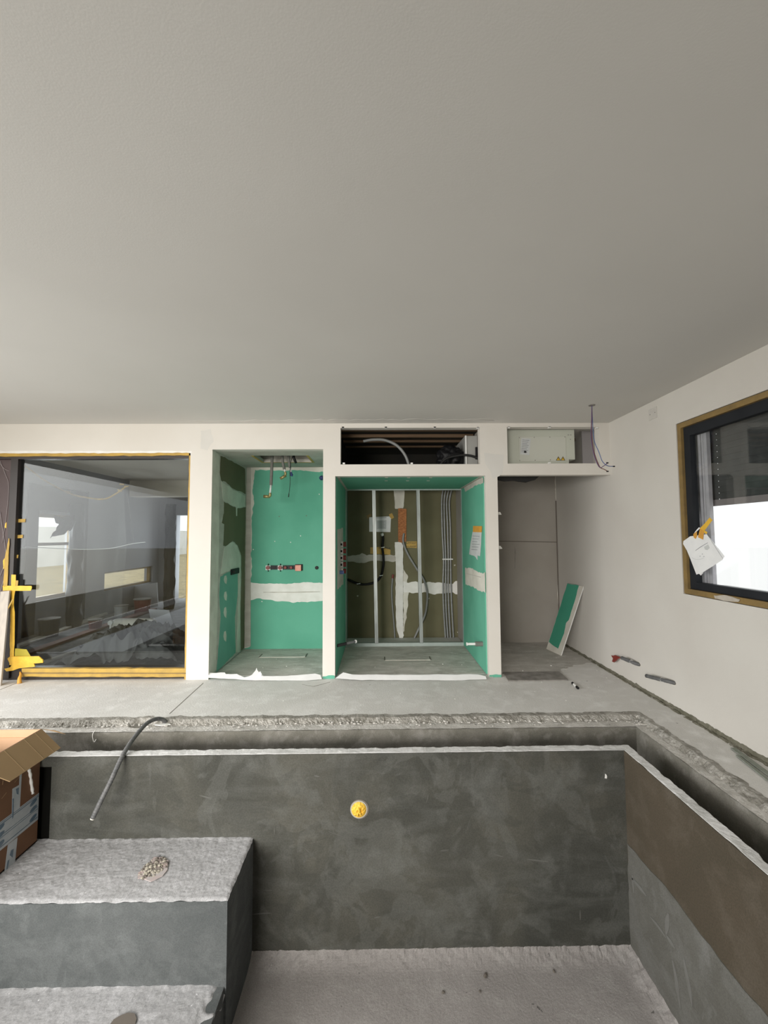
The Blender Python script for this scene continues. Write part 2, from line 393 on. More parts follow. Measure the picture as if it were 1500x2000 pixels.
# smooth lower coat on the right wall
cz = lambda x, y: U(1180+x/3.572, 1440+y/3.572, 0, PR-.0005)
top = [cz(*q) for q in ((165, 745), (240, 825), (330, 935), (430, 1040), (520, 1160), (610, 1285), (740, 1455), (980, 1760), (1143, 1950))]
top = [(max(min(p.y, PF), -9), p.z) for p in top]; top.append((1.2, top[-1][1]-.02)); top.append((PY0, top[-1][1]-.05))
pts = [Vector((PR, y, z)) for y, z in top]
pts = [p for p in jag(pts+[Vector((PR, PY0, PZ)), Vector((PR, PF, PZ))], .03, .006)]
for p in pts: p.x = PR; p.y = min(p.y, PF+.01)
b = MB(); b.prism(pts, (-.004, 0, 0)); struct('smooth_render_coat', b, M['pool_smooth'], pws)
# trowel ridges
b = MB()
for A, B_, wd in (((195, 980), (300, 1105), 7), ((325, 1245), (440, 1400), 5), ((455, 1230), (440, 1380), 10), ((440, 1380), (500, 1470), 8), ((485, 1560), (540, 1900), 9), ((560, 1540), (620, 1880), 9), ((200, 960), (212, 1090), 5)):
    P0, P1 = cz(*A), cz(*B_); n = 10; L_ = []; R_ = []
    for i in range(n+1):
        p = P0.lerp(P1, i/n); wdt = wd*.0017*math.sin(PI*(i+.3)/(n+.6))+.0012; sd = Vector((0, P1.z-P0.z, P0.y-P1.y)).normalized()
        o_ = nz(p, 8)*.01; L_.append(p+sd*(wdt+o_)); R_.append(p-sd*(wdt-o_))
    ps = L_+R_[::-1]
    for p in ps: p.x = PR-.003
    b.prism(ps, (-.0035, 0, 0))
struct('trowel_ridge', b, mat('pale_trowel_mark', (.165, .165, .155), .8, (.135, .133, .122), 12), pws)

# rim: chipped pale concrete top
def rim_fn(u, v):
    L1 = RR-PX0; L2 = RB-PY0; t = u*(L1+L2)
    if t < L1:
        x = PX0+t; o = Vector((x, RB, 0)); i = Vector((min(x, PR), PF, 0))
        k = x-PR
        if k > 0: i = Vector((PR, PF, 0))
        side = Vector((0, 1, 0))
    else:
        y = RB-(t-L1); o = Vector((RR, y, 0)); i = Vector((PR, min(y, PF), 0)); side = Vector((1, 0, 0))
    p = i.lerp(o, min(1, max(0, (v-.15)/.7)))
    if v < .15 or v > .85:
        z = RIMZ-.03
    else:
        z = RIMZ+nz(p, 20)*.0015+nz(p, 55)*.0015
        if v < .25 or v > .75: z -= max(0, nz(p, 18, 5))*.005
    j = (nz(p, 16, 2)*.006+nz(p, 48, 2)*.004)*(1 if v < .5 else 1)
    if v > .5: j -= max(0, nz(p, 9, 8)-.25)*.03
    if v < .3: j = abs(j)*.25+max(0, nz(p, 7, 3)-.3)*.015-.0005
    if v < .15: j += .012
    if v > .85: j -= .02
    return tuple(Vector((p.x, p.y, z))+side*j)
b = MB(); b.grid(rim_fn, 900, 10); struct('pool_rim', b, M['rim'], pool)

# pool floor: screed with a hand-rough cove at the walls
def pf_fn(u, v):
    x = PX0+u*(PR+.02-PX0); y = PY0+(PF+.01-PY0)*(v**.6)
    d = min(PF-y, PR-x)
    z = PZ+.045*max(0, 1-d/.16)**2.4+(nz((x, y, 0), 24)*.008+nz((x, y, 0), 60)*.006)*max(.05, 1-d/.13)+nz((x, y, 0), 3)*.003
    return (x, y, z)
b = MB(); b.grid(pf_fn, 420, 150); struct('pool_floor', b, M['pool_floor'])

# steps
st = None
def step(name, x1, y1, y0, z, seed, jagx=.006, chip=0):
    b = MB()
    def fn(u, v):
        x = PX0+u*(x1-PX0); y = y0+v*(y1+.01-y0)
        e = min((x1-x)/.025, (y-y0)/.025)
        zz = z+nz((x, y, seed), 22)*.002+nz((x, y, seed), 55)*.0015+max(0, .006*(1-(y1-y)/.03))*(.5+nz((x, y, 0), 25))
        if e < 1: zz -= (1-max(0, e))**2*.007*(1+nz((x, y, 3), 16))
        if chip and x1-x < .10: zz -= chip*(1-(x1-x)/.10)**1.2*(.8+nz((x, y, 9), 14)*1.2)
        if u == 1: x += nz((y, seed, 1), 15)*jagx+nz((y, seed, 1), 40)*jagx*.5
        if v == 0: y += nz((x, seed, 2), 8)*.004+nz((x, seed, 2), 45)*.003
        return (x, y, zz)
    b.grid(fn, 300, 70)
    top_ = struct(name, b, M['step_top'])
    b = MB(); b.box(PX0, x1-.002, y0+.002, y1+.001, PZ-.02, z-.010)
    f = struct('step_riser', b, M['step_face'], top_)
    return top_
step('pool_step_upper', S1X, PF, S1Y, S1Z, 1)
b0 = step('pool_step_lower', S1X-.012, S1Y, S1Y-.62, S2Z, 4, .012, .05)
b = MB(); b.grid(lambda u, v: (PX0+u*(PR-PX0), -1, -9), 1, 1)
# ragged chip hole in the lower step and dark dent
c = U(238, 2003, 2, S2Z); b = MB()
b.prism(jag([c+Vector((math.cos(a)*.07, math.sin(a)*.05, .0045)) for a in [k*PI/6 for k in range(12)]], .02, .012), (0, 0, .002))
struct('step_dent', b, M['rubble_dark'], b0)

# ------------------------------------------------------------------ walls
b = MB(); T = .10
def fr(x0, x1, z0, z1, t=T): b.box(x0, x1, D, D+t, z0, z1)
fr(LX, WL, 0, CEIL); fr(WL, WR, WT, CEIL, .2); fr(WR, N1L, 0, CEIL); fr(N1L, N1R, N1T, CEIL)
fr(N1R, N2L, 0, CEIL); fr(N2L, 1.17, 2.16, 2.288); fr(-.472, -.415, 2.288, CEIL); fr(-.415, 1.115, 2.692, CEIL); fr(1.115, 1.17, 2.288, CEIL)
fr(1.17, 1.30, 0, CEIL); fr(1.30, 1.417, AT, CEIL); fr(1.417, 2.436, AT, 2.292); fr(1.417, 2.436, 2.698, CEIL); fr(2.436, XR, AT, CEIL)
wb = struct('wall_back', b, M['wall'])
# side walls of the niches (plaster carcass)
b = MB()
b.box(WR, N1L-.02, D+T, N1B+.2, 0, CEIL)
struct('niche_side_left', b, M['filler_grey'], wb)
b = MB(); b.box(N1L-.02, N1L, D+T, N1B+.1, .012, N1T+.02); struct('niche_side_board', b, M['filler_grey'], wb)
b = MB(); b.box(N1L, N1R, N1B, N1B+.06, 0, N1T+.05); nb = struct('shower_back_board', b, M['green'], wb)
b = MB(); b.box(N1R, N2L, D+T, N2B+.1, 0, N1T+.02); struct('niche_divider', b, M['green_dusty'], wb)
b = MB()
hx0, hx1, hy0, hy1 = -1.40, -.80, 5.00, 5.42   # ceiling hatch hole (measured below)
hA = U(495, 890, 2, N1T); hB = U(598, 890, 2, N1T); hC = U(512, 903, 2, N1T)
hy0 = hA.y; hy1 = hC.y; hx0 = hA.x+.0; hx1 = hB.x
b.box(N1L, N1R, D+T, hy0, N1T, N1T+.04); b.box(N1L, N1R, hy1, N1B, N1T, N1T+.04)
b.box(N1L, hx0, hy0, hy1, N1T, N1T+.04); b.box(hx1, N1R, hy0, hy1, N1T, N1T+.04)
b.box(hx0-.09, hx1+.09, hy0-.09, hy1+.09, N1T+.20, N1T+.24)
b.box(hx0-.09, hx0-.05, hy0-.09, hy1+.09, N1T+.04, N1T+.2); b.box(hx1+.05, hx1+.09, hy0-.09, hy1+.09, N1T+.04, N1T+.2); b.box(hx0-.05, hx1+.05, hy0-.09, hy0-.05, N1T+.04, N1T+.2); b.box(hx0-.05, hx1+.05, hy1+.05, hy1+.09, N1T+.04, N1T+.2)
ncl = struct('shower_niche_ceiling', b, M['filler_grey'], wb)
b = MB(); tw = .03
b.box(hx0-tw, hx1+tw, hy1-.002, hy1+tw, N1T-.002, N1T); b.box(hx0-tw, hx0, hy0, hy1, N1T-.002, N1T); b.box(hx1, hx1+tw, hy0, hy1, N1T-.002, N1T)
struct('hatch_tape', b, M['tape'], ncl)

b = MB(); b.box(N2L, 1.17, D+T, N2F+.06, N2T, N2T+.03); n2c = struct('utility_niche_ceiling', b, M['green'], wb)
b = MB(); b.box(N2L, N2L+.012, D+T-.03, N2F, .01, N2T); struct('utility_niche_left_board', b, M['green'], wb)
b = MB(); b.box(N2R-.010, 1.17, D+T-.03, N2F, .01, N2T); n2r = struct('utility_niche_right_board', b, M['green'], wb)
b = MB(); b.box(1.17, AL, D+T, N2B+.1, 0, CEIL); struct('alcove_divider', b, M['alcove'], wb)
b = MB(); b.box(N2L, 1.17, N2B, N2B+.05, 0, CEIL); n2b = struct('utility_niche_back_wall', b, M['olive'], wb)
b = MB(); b.box(AL, XR+.05, AB, AB+.08, 0, CEIL); alb = struct('wall_alcove', b, M['alcove'])
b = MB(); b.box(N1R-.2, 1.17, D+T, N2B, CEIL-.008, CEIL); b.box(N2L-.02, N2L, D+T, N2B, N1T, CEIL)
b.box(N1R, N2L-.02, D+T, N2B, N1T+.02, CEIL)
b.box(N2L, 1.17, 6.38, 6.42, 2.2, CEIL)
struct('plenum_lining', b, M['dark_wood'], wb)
b = MB(); b.box(-2.05, XR+.3, 6.56, 6.66, -.1, CEIL+.1)
struct('wall_outer', b, M['alcove'])

b = MB()
wy0, wy1, wz0, wz1 = 1.70, 3.59, 1.01, 2.449
wt = .17
b.box(XR, XR+wt, wy1, AB+.08, -.05, CEIL); b.box(XR, XR+wt, RY, wy0, -.05, CEIL)
b.box(XR, XR+wt, wy0, wy1, -.05, wz0); b.box(XR, XR+wt, wy0, wy1, wz1, CEIL)
wr = struct('wall_right', b, M['wall_grey'])
b = MB(); b.box(LX-.2, XR+wt, RY-.2, 6.7, CEIL, CEIL+.2); ceil = struct('ceiling', b, M['ceiling'])
# rear wall with glass front, left wall with garden window (behind and beside the photographer)
b = MB()
b.box(-1.1, XR+wt, RY-.12, RY, -.1, CEIL); b.box(LX, -4.8, RY-.12, RY, -.1, CEIL); b.box(-4.8, -1.1, RY-.12, RY, 2.42, CEIL); b.box(-4.8, -1.1, RY-.12, RY, -.1, .08)
struct('wall_rear', b, M['wall'])
b = MB()
b.box(LX-.06, LX, RY, -2.4, -.1, CEIL); b.box(LX-.06, LX, 4.3, D+.3, -.1, CEIL); b.box(LX-.06, LX, -2.4, 4.3, 2.45, CEIL); b.box(LX-.06, LX, -2.4, 4.3, -.1, .03)
struct('wall_left', b, M['wall'])

def patch(pxs, ax, val, mt, parent, name='filler_patch', th=.0018, org=(0, 0), sc=1.0, amp=.006, step=.025, clampf=None):
    """a thin coat of filler on a wall, its outline read off the photograph and laid on that wall's plane"""
    P = [U(org[0]+x/sc, org[1]+y/sc, ax, val) for x, y in pxs]
    if amp: P = jag(P, step, amp, len(pxs))
    if clampf: P = [clampf(p) for p in P]
    off = Vector((0, 0, 0)); off[ax] = th
    b = MB(); b.prism(P, off); return b.build(name, mt, parent)

# --- shower niche coats; coordinates in a 3.57x enlargement starting at (380, 800)
q = dict(org=(380, 800), sc=3.57)
def cl1(p): p.y = min(max(p.y, D+.003), N1B); p.z = max(.014, min(p.z, N1T)); return p
LW = bpy.data.objects['niche_side_board']
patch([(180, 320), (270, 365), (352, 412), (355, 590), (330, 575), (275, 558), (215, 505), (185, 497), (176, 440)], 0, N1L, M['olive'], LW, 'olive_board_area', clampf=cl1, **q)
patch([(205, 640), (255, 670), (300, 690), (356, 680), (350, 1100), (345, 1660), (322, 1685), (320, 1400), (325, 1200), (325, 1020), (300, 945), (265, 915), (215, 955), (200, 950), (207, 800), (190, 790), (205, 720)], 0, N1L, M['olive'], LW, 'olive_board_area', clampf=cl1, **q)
patch([(178, 1165), (240, 1130), (300, 1122), (300, 1300), (280, 1450), (285, 1695), (150, 1835), (156, 1795), (182, 1450), (172, 1300)], 0, N1L, M['green_dusty'], LW, 'green_board_area', clampf=cl1, **q)
for (x, y, h) in ((215, 1185, 30), (215, 1300, 34), (213, 1415, 38), (212, 1580, 38)):
    patch([(x-11, y), (x-6, y-h*.8), (x+6, y-h), (x+11, y-4), (x+7, y+h), (x-5, y+h*.7)], 0, N1L+.0018, M['filler'], LW, amp=.003, th=.001, clampf=cl1, **q)
patch([(288, 672), (298, 672), (297, 742), (290, 742)], 0, N1L+.0018, M['filler'], LW, amp=.002, th=.001, **q)
patch([(108, 276), (172, 318), (170, 900), (150, 1810), (118, 1848), (96, 1848)], 0, N1L, M['filler'], LW, amp=.006, th=.001, clampf=cl1, **q)
patch([(185, 500), (270, 560), (352, 600), (352, 676), (300, 686), (255, 665), (200, 632)], 0, N1L, M['filler'], LW, amp=.008, th=.003, clampf=cl1, **q)
patch([(206, 960), (262, 922), (296, 950), (318, 1030), (316, 1400), (312, 1690), (292, 1690), (300, 1450), (306, 1120), (240, 1124), (180, 1150)], 0, N1L, M['filler'], LW, amp=.006, th=.003, clampf=cl1, **q)
def cl2(p): p.x = max(min(p.x, N1R), N1L); return p
patch([(355, 395), (940, 392), (940, 430), (830, 434), (720, 420), (600, 425), (420, 420), (405, 560), (412, 640), (400, 760), (402, 900), (396, 1000), (398, 1150), (385, 1190), (386, 1320), (388, 1420), (384, 1655), (345, 1665)], 1, N1B, M['filler'], nb, th=-.002, amp=.009, clampf=cl2, **q)
patch([(380, 1206), (480, 1212), (640, 1214), (760, 1206), (940, 1208), (940, 1332), (800, 1338), (690, 1345), (560, 1332), (460, 1318), (384, 1330)], 1, N1B, M['filler_white'], nb, th=-.0025, amp=.009, clampf=cl2, **q)
patch([(480, 1272), (870, 1268), (880, 1272), (700, 1277), (480, 1276)], 1, N1B-.0025, M['filler_grey'], nb, 'board_joint', th=-.001, amp=.0015, **q)
patch([(362, 405), (392, 405), (392, 1650), (352, 1655)], 1, N1B-.002, M['filler_grey'], nb, 'corner_bead', th=-.008, amp=0, **q)
for x, y in ((590, 745), (780, 740)):
    patch([(x-3, y-3), (x+3, y-3), (x+3, y+3), (x-3, y+3)], 1, N1B, M['rubble_dark'], nb, 'screw_hole', th=-.001, amp=0, **q)
for x, y in ((470, 1338), (410, 975), (560, 918), (870, 590), (740, 880), (670, 925)):
    patch([(x-4, y-3), (x+3, y-2), (x+2, y+4), (x-3, y+3)], 1, N1B, M['filler_white'], nb, 'filler_spot', th=-.001, amp=.002, **q)

# --- utility niche coats; 4.167x enlargement from (630, 900)
k = dict(org=(630, 900), sc=4.167)
YB = N2B
patch([(578, 200), (668, 200), (664, 330), (655, 388), (592, 390), (585, 330)], 1, YB, M['filler'], n2b, th=-.002, **k)
patch([(190, 772), (300, 765), (320, 752), (360, 765), (590, 768), (596, 820), (480, 815), (430, 812), (330, 830), (190, 818)], 1, YB, M['filler_grey'], n2b, th=-.002, amp=.01, **k)
patch([(655, 985), (740, 985), (800, 1000), (860, 985), (960, 990), (1060, 1000), (1085, 975), (1175, 975), (1175, 1080), (1080, 1085), (1060, 1075), (900, 1085), (840, 1070), (740, 1080), (655, 1065)], 1, YB, M['filler_white'], n2b, th=-.002, amp=.012, **k)
patch([(655, 880), (690, 930), (692, 985), (700, 1070), (690, 1200), (668, 1350), (655, 1400)], 1, YB, M['filler'], n2b, th=-.0015, amp=.012, **k)
patch([(587, 662), (640, 662), (655, 690), (654, 1380), (660, 1420), (640, 1475), (625, 1440), (600, 1350), (592, 1100), (598, 900)], 1, YB-.0018, M['filler_white'], n2b, th=-.014, amp=.004, **k)
for x, y, a in ((1110, 935, 14), (1120, 1135, 12), (1118, 1165, 12), (1103, 1395, 9), (1128, 1305, 7), (865, 1120, 6), (285, 1100, 6), (1075, 850, 6)):
    patch([(x-a, y-4), (x+a, y-6), (x+a, y+4), (x-a*.6, y+6)], 1, YB, M['filler_grey'], n2b, 'filler_spot', th=-.001, amp=.002, **k)
def cl3(p): p.y = min(max(p.y, D+.05), N2F); p.z = min(p.z, N2T); return p
XW = N2R-.010
patch([(1160, 870), (1230, 880), (1262, 905), (1335, 915), (1340, 1075), (1280, 1058), (1230, 1030), (1165, 1005)], 0, XW, M['filler'], n2r, th=-.002, amp=.010, clampf=cl3, **k)
patch([(1150, 210), (1325, 125), (1325, 170), (1285, 190), (1240, 205), (1205, 225), (1162, 250)], 0, XW, M['filler_grey'], n2r, th=-.002, amp=.006, clampf=cl3, **k)
patch([(1172, 915), (1290, 945), (1288, 950), (1172, 920)], 0, XW-.002, M['filler_grey'], n2r, 'board_joint', th=-.001, amp=0, **k)
patch([(120, 560), (165, 545), (165, 640), (168, 1000), (118, 1050), (120, 900)], 0, N2L+.012, M['filler_grey'], bpy.data.objects['utility_niche_left_board'], th=.002, amp=.008, clampf=cl3, **k)
for x, y in ((520, 137), (700, 138), (880, 138), (518, 163), (692, 163), (860, 163)):
    patch([(x-13, y-2), (x+13, y-2), (x+11, y+2), (x-11, y+2)], 2, N2T, M['filler'], n2c, 'filler_spot', th=-.001, amp=0, **k)
# corner joint strip of the niche ceiling
b = MB(); b.box(XW-.03, XW, D+T, N2F, N2T-.004, N2T); b.box(N2L+.012, N2L+.04, D+T, N2F, N2T-.004, N2T); struct('ceiling_joint', b, M['filler_grey'], n2c)

# --- alcove marks; 4.347x from (960, 900)
a_ = dict(org=(960, 900), sc=4.347)
def cl4(p): p.x = min(max(p.x, AL), XR); return p
patch([(55, 679), (300, 682), (575, 687), (575, 694), (300, 690), (55, 685)], 1, AB, M['rubble_dark'], alb, 'board_joint', th=-.001, amp=0, clampf=cl4, **a_)
patch([(536, 120), (572, 120), (574, 690), (583, 1200), (572, 1240), (560, 1180), (566, 900), (556, 690), (548, 380)], 1, AB, M['filler'], alb, 'corner_filler', th=-.002, amp=.006, clampf=cl4, **a_)
def cl5(p): p.x = XR; p.y = min(p.y, AB); return p
b = MB(); b.box(XR-.012, XR, AB-.012, AB, .2, 2.0); struct('corner_gap', b, M['rubble_dark'], alb)
patch([(196, 720), (203, 760), (200, 912), (195, 916), (198, 800)], 1, AB, M['dustgrey'], alb, 'scratch', th=-.001, amp=0, **a_)

wtouch = mat('touched_up_plaster', (.60, .585, .55), .9, (.64, .625, .59), 3)
for pts in ([(392, 842), (412, 838), (416, 862), (405, 880), (392, 876)], [(945, 885), (985, 888), (982, 925), (965, 935), (948, 905)]):
    patch(pts, 1, D, wtouch, wb, 'touch_up', th=-.0005, amp=.008)

# bottoms of the pillars: torn green board ends
for (x0, x1, nm) in ((N1R, N2L, 'pillar_foot_board'), (1.17, AL, 'pillar_foot_board')):
    b = MB(); P = jag([Vector((x0, D, 0)), Vector((x1, D, 0)), Vector((x1, D, .03)), Vector((x0, D, .022))], .015, .008)
    b.prism(P, (0, -.006, 0)); b.build(nm, M['green'], wb)
# ceiling joint smear near the bulkhead
b = MB(); P = jag([Vector((-2.0, D-.06, CEIL)), Vector((.9, D-.05, CEIL)), Vector((1.3, D-.12, CEIL)), Vector((1.2, D-.16, CEIL)), Vector((-.2, D-.15, CEIL)), Vector((-2.0, D-.13, CEIL))], .05, .03)
b.prism(P, (0, 0, -.0015)); b.build('joint_smear', mat('ceiling_joint_filler', (.60, .585, .55), .9, (.68, .66, .63), 3), ceil)

# right wall base: broken strip between screed and plaster
def base_fn(u, v):
    y = 6.05-u*(6.05+1.2); g = .5+.5*max(0, (5.2-y)/3)
    prof = ((XR+.001, .014+.022*g), (XR-.004, .008+.016*g), (XR-.008, .006), (XR-.014-.022*g, .003), (XR-.02-.03*g, -.002))
    i = v*4; a = int(min(3, i)); t = i-a; px = prof[a][0]*(1-t)+prof[a+1][0]*t; pz = prof[a][1]*(1-t)+prof[a+1][1]*t
    n1 = nz((y, v*2, 1), 12)+.6*nz((y, v*4, 2), 40)
    return (px-(.0 if v == 0 else abs(n1)*.014*g), y, max(-.002, pz+n1*.014*(1 if v < .9 else 0)))
b = MB(); b.grid(base_fn, 700, 8); b.build('baseboard_gap', M['edge_foam'], wr)
b = MB()
for (p0, p1, wd) in (((1432, 1462), (1500, 1512), .018), ((1440, 1476), (1500, 1524), .010)):
    A = U(*p0, 2, .004); B = U(*p1, 2, .004); B = A+(B-A)*2.2; s = Vector((wd, 0, 0))
    b.prism([A-s, A+s, B+s, B-s], (0, 0, .006))
tag(b.build('foam_strip', mat('grey_green_foam', (.20, .22, .185), .9, (.26, .28, .24), 20, 4, .3)), 'grey green foam edging strip lying on the ledge along the right wall foot', 'strip')
b = MB(); A = [U(x/3+1000, y/3+1240, 0, XR) for x, y in ((1060, 500), (1095, 515), (1260, 600), (1215, 585))]
# blanked socket on the right wall
sk = [U(x, y, 0, XR-.0) for x, y in ((1267, 800), (1283, 794), (1284, 816), (1268, 821))]
b = MB(); y0 = sk[0].y; y1 = sk[1].y; z0 = (sk[2].z+sk[3].z)/2; z1 = (sk[0].z+sk[1].z)/2
c = thing('junction_box_cover', 'pale grey square blank cover high on the right wall near ceiling', 'cover', (XR-.004, (y0+y1)/2, z0))
b.box(XR-.005, XR, y1, y0, z0, z1); b.build('cover_plate', mat('grey_cover', (.52, .50, .47), .7, (.56, .54, .5), 20), c, bevel=.002)
for yy in (.2, .8):
    b = MB(); yc = y1+(y0-y1)*yy; zc = (z0+z1)/2; b.box(XR-.0065, XR-.005, yc-.004, yc+.004, zc-.004, zc+.004); b.build('screw', M['dustgrey'], c)

# ------------------------------------------------------------------ right window
w2 = MB(); w2.box(XR+.03, XR+.08, wy1-.115, wy1-.045, wz0+.05, wz1-.05); w2.box(XR+.03, XR+.08, wy0, wy0+.08, wz0+.05, wz1-.05)
w2.box(XR+.0305, XR+.08, wy0+.08, wy1-.115, wz1-.125, wz1-.05); w2.box(XR+.0305, XR+.08, wy0+.08, wy1-.115, wz0+.05, wz0+.105)
win2 = struct('window_2', w2, M['frame_grey'])
b = MB(); tz = .046
b.box(XR+.006, XR+.03, wy1-tz, wy1-.004, wz0+.004, wz1-.004); b.box(XR+.006, XR+.03, wy0, wy0+tz, wz0, wz1)
b.box(XR+.0065, XR+.0305, wy0, wy1-.004, wz1-tz, wz1-.004); b.box(XR+.0065, XR+.0305, wy0, wy1-.004, wz0+.004, wz0+tz)
struct('masking_tape', b, M['tape_brown'], win2)
b = MB(); b.box(XR+.0305, XR+.10, wy1-.048, wy1, wz0, wz1); b.box(XR+.031, XR+.10, wy0, wy1-.048, wz1-.052, wz1); b.box(XR+.031, XR+.10, wy0, wy1-.048, wz0, wz0+.047)
struct('window_reveal', b, M['frame'], win2)
b = MB(); b.box(XR+.052, XR+.058, wy0+.05, wy1-.1, wz0+.08, wz1-.1); struct('window_pane', b, M['glass_clear'], win2)
b = MB(); P = jag([U(x, y, 0, XR+.004) for x, y in ((1395, 1163), (1420, 1163), (1446, 1171), (1443, 1176), (1415, 1173), (1397, 1169))], .02, .003)
b.prism(P, (-.003, 0, 0)); b.build('white_tape_scrap', mat('dirty_white_tape', (.42, .38, .32), .6, (.5, .46, .4), 20), win2)
# roller shutter outside, half lowered
shb = U(1400, 976, 0, XR+.16).z
sh = thing('roller_shutter', 'dark roller shutter lowered halfway outside the right window', 'shutter', (XR+.16, 2.7, shb))
n = 0; z = shb; hy = U(1402, 900, 0, XR+.16).y
sp = .0475
b1 = MB(); b2 = MB()
while z < wz1+.02:
    b1.box(XR+.152, XR+.164, wy0, wy1-.06, z+.006, z+sp)
    b2.box(XR+.155, XR+.161, wy0, hy-.006, z, z+.0065); b2.box(XR+.155, XR+.161, hy+.006, wy1-.06, z, z+.0065)
    z += sp
b1.build('slats', M['shutter'], sh); b2.build('slat_joints', M['shutter'], sh)
b = MB(); b.box(XR+.148, XR+.168, wy0, wy1-.06, shb-.05, shb-.001); b.build('bottom_bar', mat('pinkish_grey_bar', (.20, .18, .18), .6), sh)
for i, (yy, wdd) in enumerate(((.118, .03), (.155, .02), (.185, .034))):
    b = MB(); b.box(XR+.10, XR+.15-.01*i, wy1-yy-wdd/2, wy1-yy+wdd/2, wz0, wz1); b.build('guide_rail', M['rail'], sh)
b = MB(); b.box(XR+.10, XR+.172, wy1-.06, wy1+.05, wz0-.05, wz1+.1)
struct('window_jamb_outer', b, mat('outer_jamb', (.36, .35, .36), .8, (.14, .14, .14), 14), win2)
b = MB(); b.box(XR+.09, XR+.36, wy0, wy1, wz0+.03, wz0+.07); struct('window_sill', b, M['plaster_core'], win2)

# notes taped to the right window
h = dict(org=(1310, 960), sc=9.09)
np_ = thing('paper_sheets', 'white paper sheets with faint pencil sketch taped to the right window', 'paper', tuple(U(1375, 1118, 0, XR-.01)))
def pp(pts, X, mt, name, par, th=.0012, amp=0):
    P = [U(1310+x/9.09, 960+y/9.09, 0, X) for x, y in pts]
    if amp: P = jag(P, .02, amp)
    b = MB(); b.prism(P, (th, 0, 0)); return b.build(name, mt, par)
pp([(345, 795), (640, 760), (700, 850), (925, 1205), (740, 1330), (530, 1460), (455, 1330), (360, 1225), (285, 1045), (218, 930), (225, 880)], XR-.016, M['paper'], 'front_sheet', np_)
pp([(610, 752), (700, 830), (955, 1150), (920, 1200), (690, 880)], XR-.008, M['paper'], 'back_sheet', np_)
pp([(355, 1215), (455, 1475), (500, 1460), (535, 1490), (580, 1440), (520, 1400)], XR-.008, M['film_white'], 'lower_sheet', np_)
pp([(437, 1045), (520, 985), (655, 905), (656, 912), (524, 993), (440, 1052)], XR-.0175, M['ink'], 'pencil_line', np_, .0008)
pp([(590, 985), (660, 940), (690, 1000), (650, 1040), (610, 1030)], XR-.0175, M['paper_dull'], 'pencil_shading', np_, .0006)
ns = [(480+90*math.cos(t)*1.2, 1160+50*math.sin(t)) for t in [PI*.1+i*PI*.8/9 for i in range(10)]]
pp(ns+[(x, y-6) for x, y in ns[::-1]], XR-.0175, M['paper_dull'], 'pencil_curve', np_, .0006)
for x, y in ((560, 1110), (588, 1155), (520, 1150)): pp([(x-8, y-4), (x+8, y-6), (x+7, y+5), (x-7, y+5)], XR-.0175, M['ink'], 'pencil_dot', np_, .0006)
tp = pp([(520, 650), (600, 570), (690, 462), (740, 505), (600, 690), (650, 722), (630, 757), (590, 730)], XR-.020, M['tape_bright'], 'tape', np_, .002)
pp([(415, 740), (450, 690), (500, 635), (525, 650), (470, 700), (430, 735)], XR-.019, M['film_white'], 'tape_end', np_, .001)
pp([(400, 755), (462, 705), (465, 790), (438, 842), (405, 810)], XR-.020, M['tape_orange'], 'tape', np_, .0015)
pp([(520, 655), (590, 700), (570, 852), (482, 812)], XR-.021, M['tape_orange'], 'tape', np_, .0015)

# ------------------------------------------------------------------ left sliding window and what leans on it
YG = D+.10
def W(x, y, Y=D+.03): return U(x, y, 1, Y)
gx0 = W(31, 1000).x; gx1 = W(366, 1000).x; gzt = W(200, 896).z; gzb = W(200, 1303).z
b = MB()
b.box(WL, WR-.018, D+.03, D+.12, gzt, WT-.03); b.box(gx1, WR-.018, D+.031, D+.12, .02, gzt); b.box(W(17, 1000).x, gx0, D+.03, D+.12, .02, gzt)
b.box(WL, WR-.018, D+.05, D+.15, 0, gzb-.012)
win1 = struct('window_1', b, M['frame'])
b = MB(); b.box(gx0, gx1, D+.07, D+.076, gzb-.02, gzt); struct('window_pane', b, M['glass'], win1)
b = MB()
ht = W(200, 884, D).z; b.prism(jag([Vector((WL, D+.012, gzt+.025)), Vector((WR-.002, D+.012, gzt+.03)), Vector((WR-.002, D+.012, WT+.004)), Vector((WL, D+.012, WT+.006))], .06, .005), (0, .02, 0))
b.prism(jag([Vector((WR-.022, D+.012, 0)), Vector((WR+.002, D+.012, 0)), Vector((WR+.002, D+.012, WT)), Vector((WR-.020, D+.012, WT))], .08, .003), (0, .02, 0))
bz = W(200, 1321, D).z; t2 = W(200, 1304).z
b.prism(jag([W(42, 1322, D+.01), W(365, 1322, D+.01), W(365, 1306, D+.01), W(42, 1306, D+.01)], .07, .004), (0, .045, 0))
struct('masking_tape', b, M['tape'], win1)
b = MB(); b.prism(jag([W(44, 1313.5, D+.004), W(362, 1314.5, D+.004), W(362, 1316, D+.004), W(44, 1316, D+.004)], .07, .002), (0, .004, 0)); b.build('tape_fold', M['tape_brown'], win1)
b = MB(); b.prism(jag([W(0, 881, D), W(374, 881, D), W(374, 884.5, D), W(0, 885.5, D)], .05, .006), (0, -.001, 0)); b.build('plaster_edge', M['filler_white'], win1)
b = MB(); b.box(WL, W(17, 1000).x-.001, D+.08, D+.10, 0, WT-.03)
sd = struct('dark_film_sheet', b, M['sheet_dark'], win1)
b = MB()
for pts in (((0, 905), (8, 915), (18, 920)), ((0, 900), (10, 925), (17, 950), (12, 1010), (4, 1060)), ((0, 1000), (6, 1040), (12, 1080)), ((0, 1125), (6, 1110), (9, 1100)), ((0, 1160), (5, 1140), (10, 1125))):
    b.tube(smooth_path([W(x, y, D+.074) for x, y in pts], 5), .0022, 5)
b.build('film_crease', mat('pale_crease', (.35, .31, .31), .3), win1)

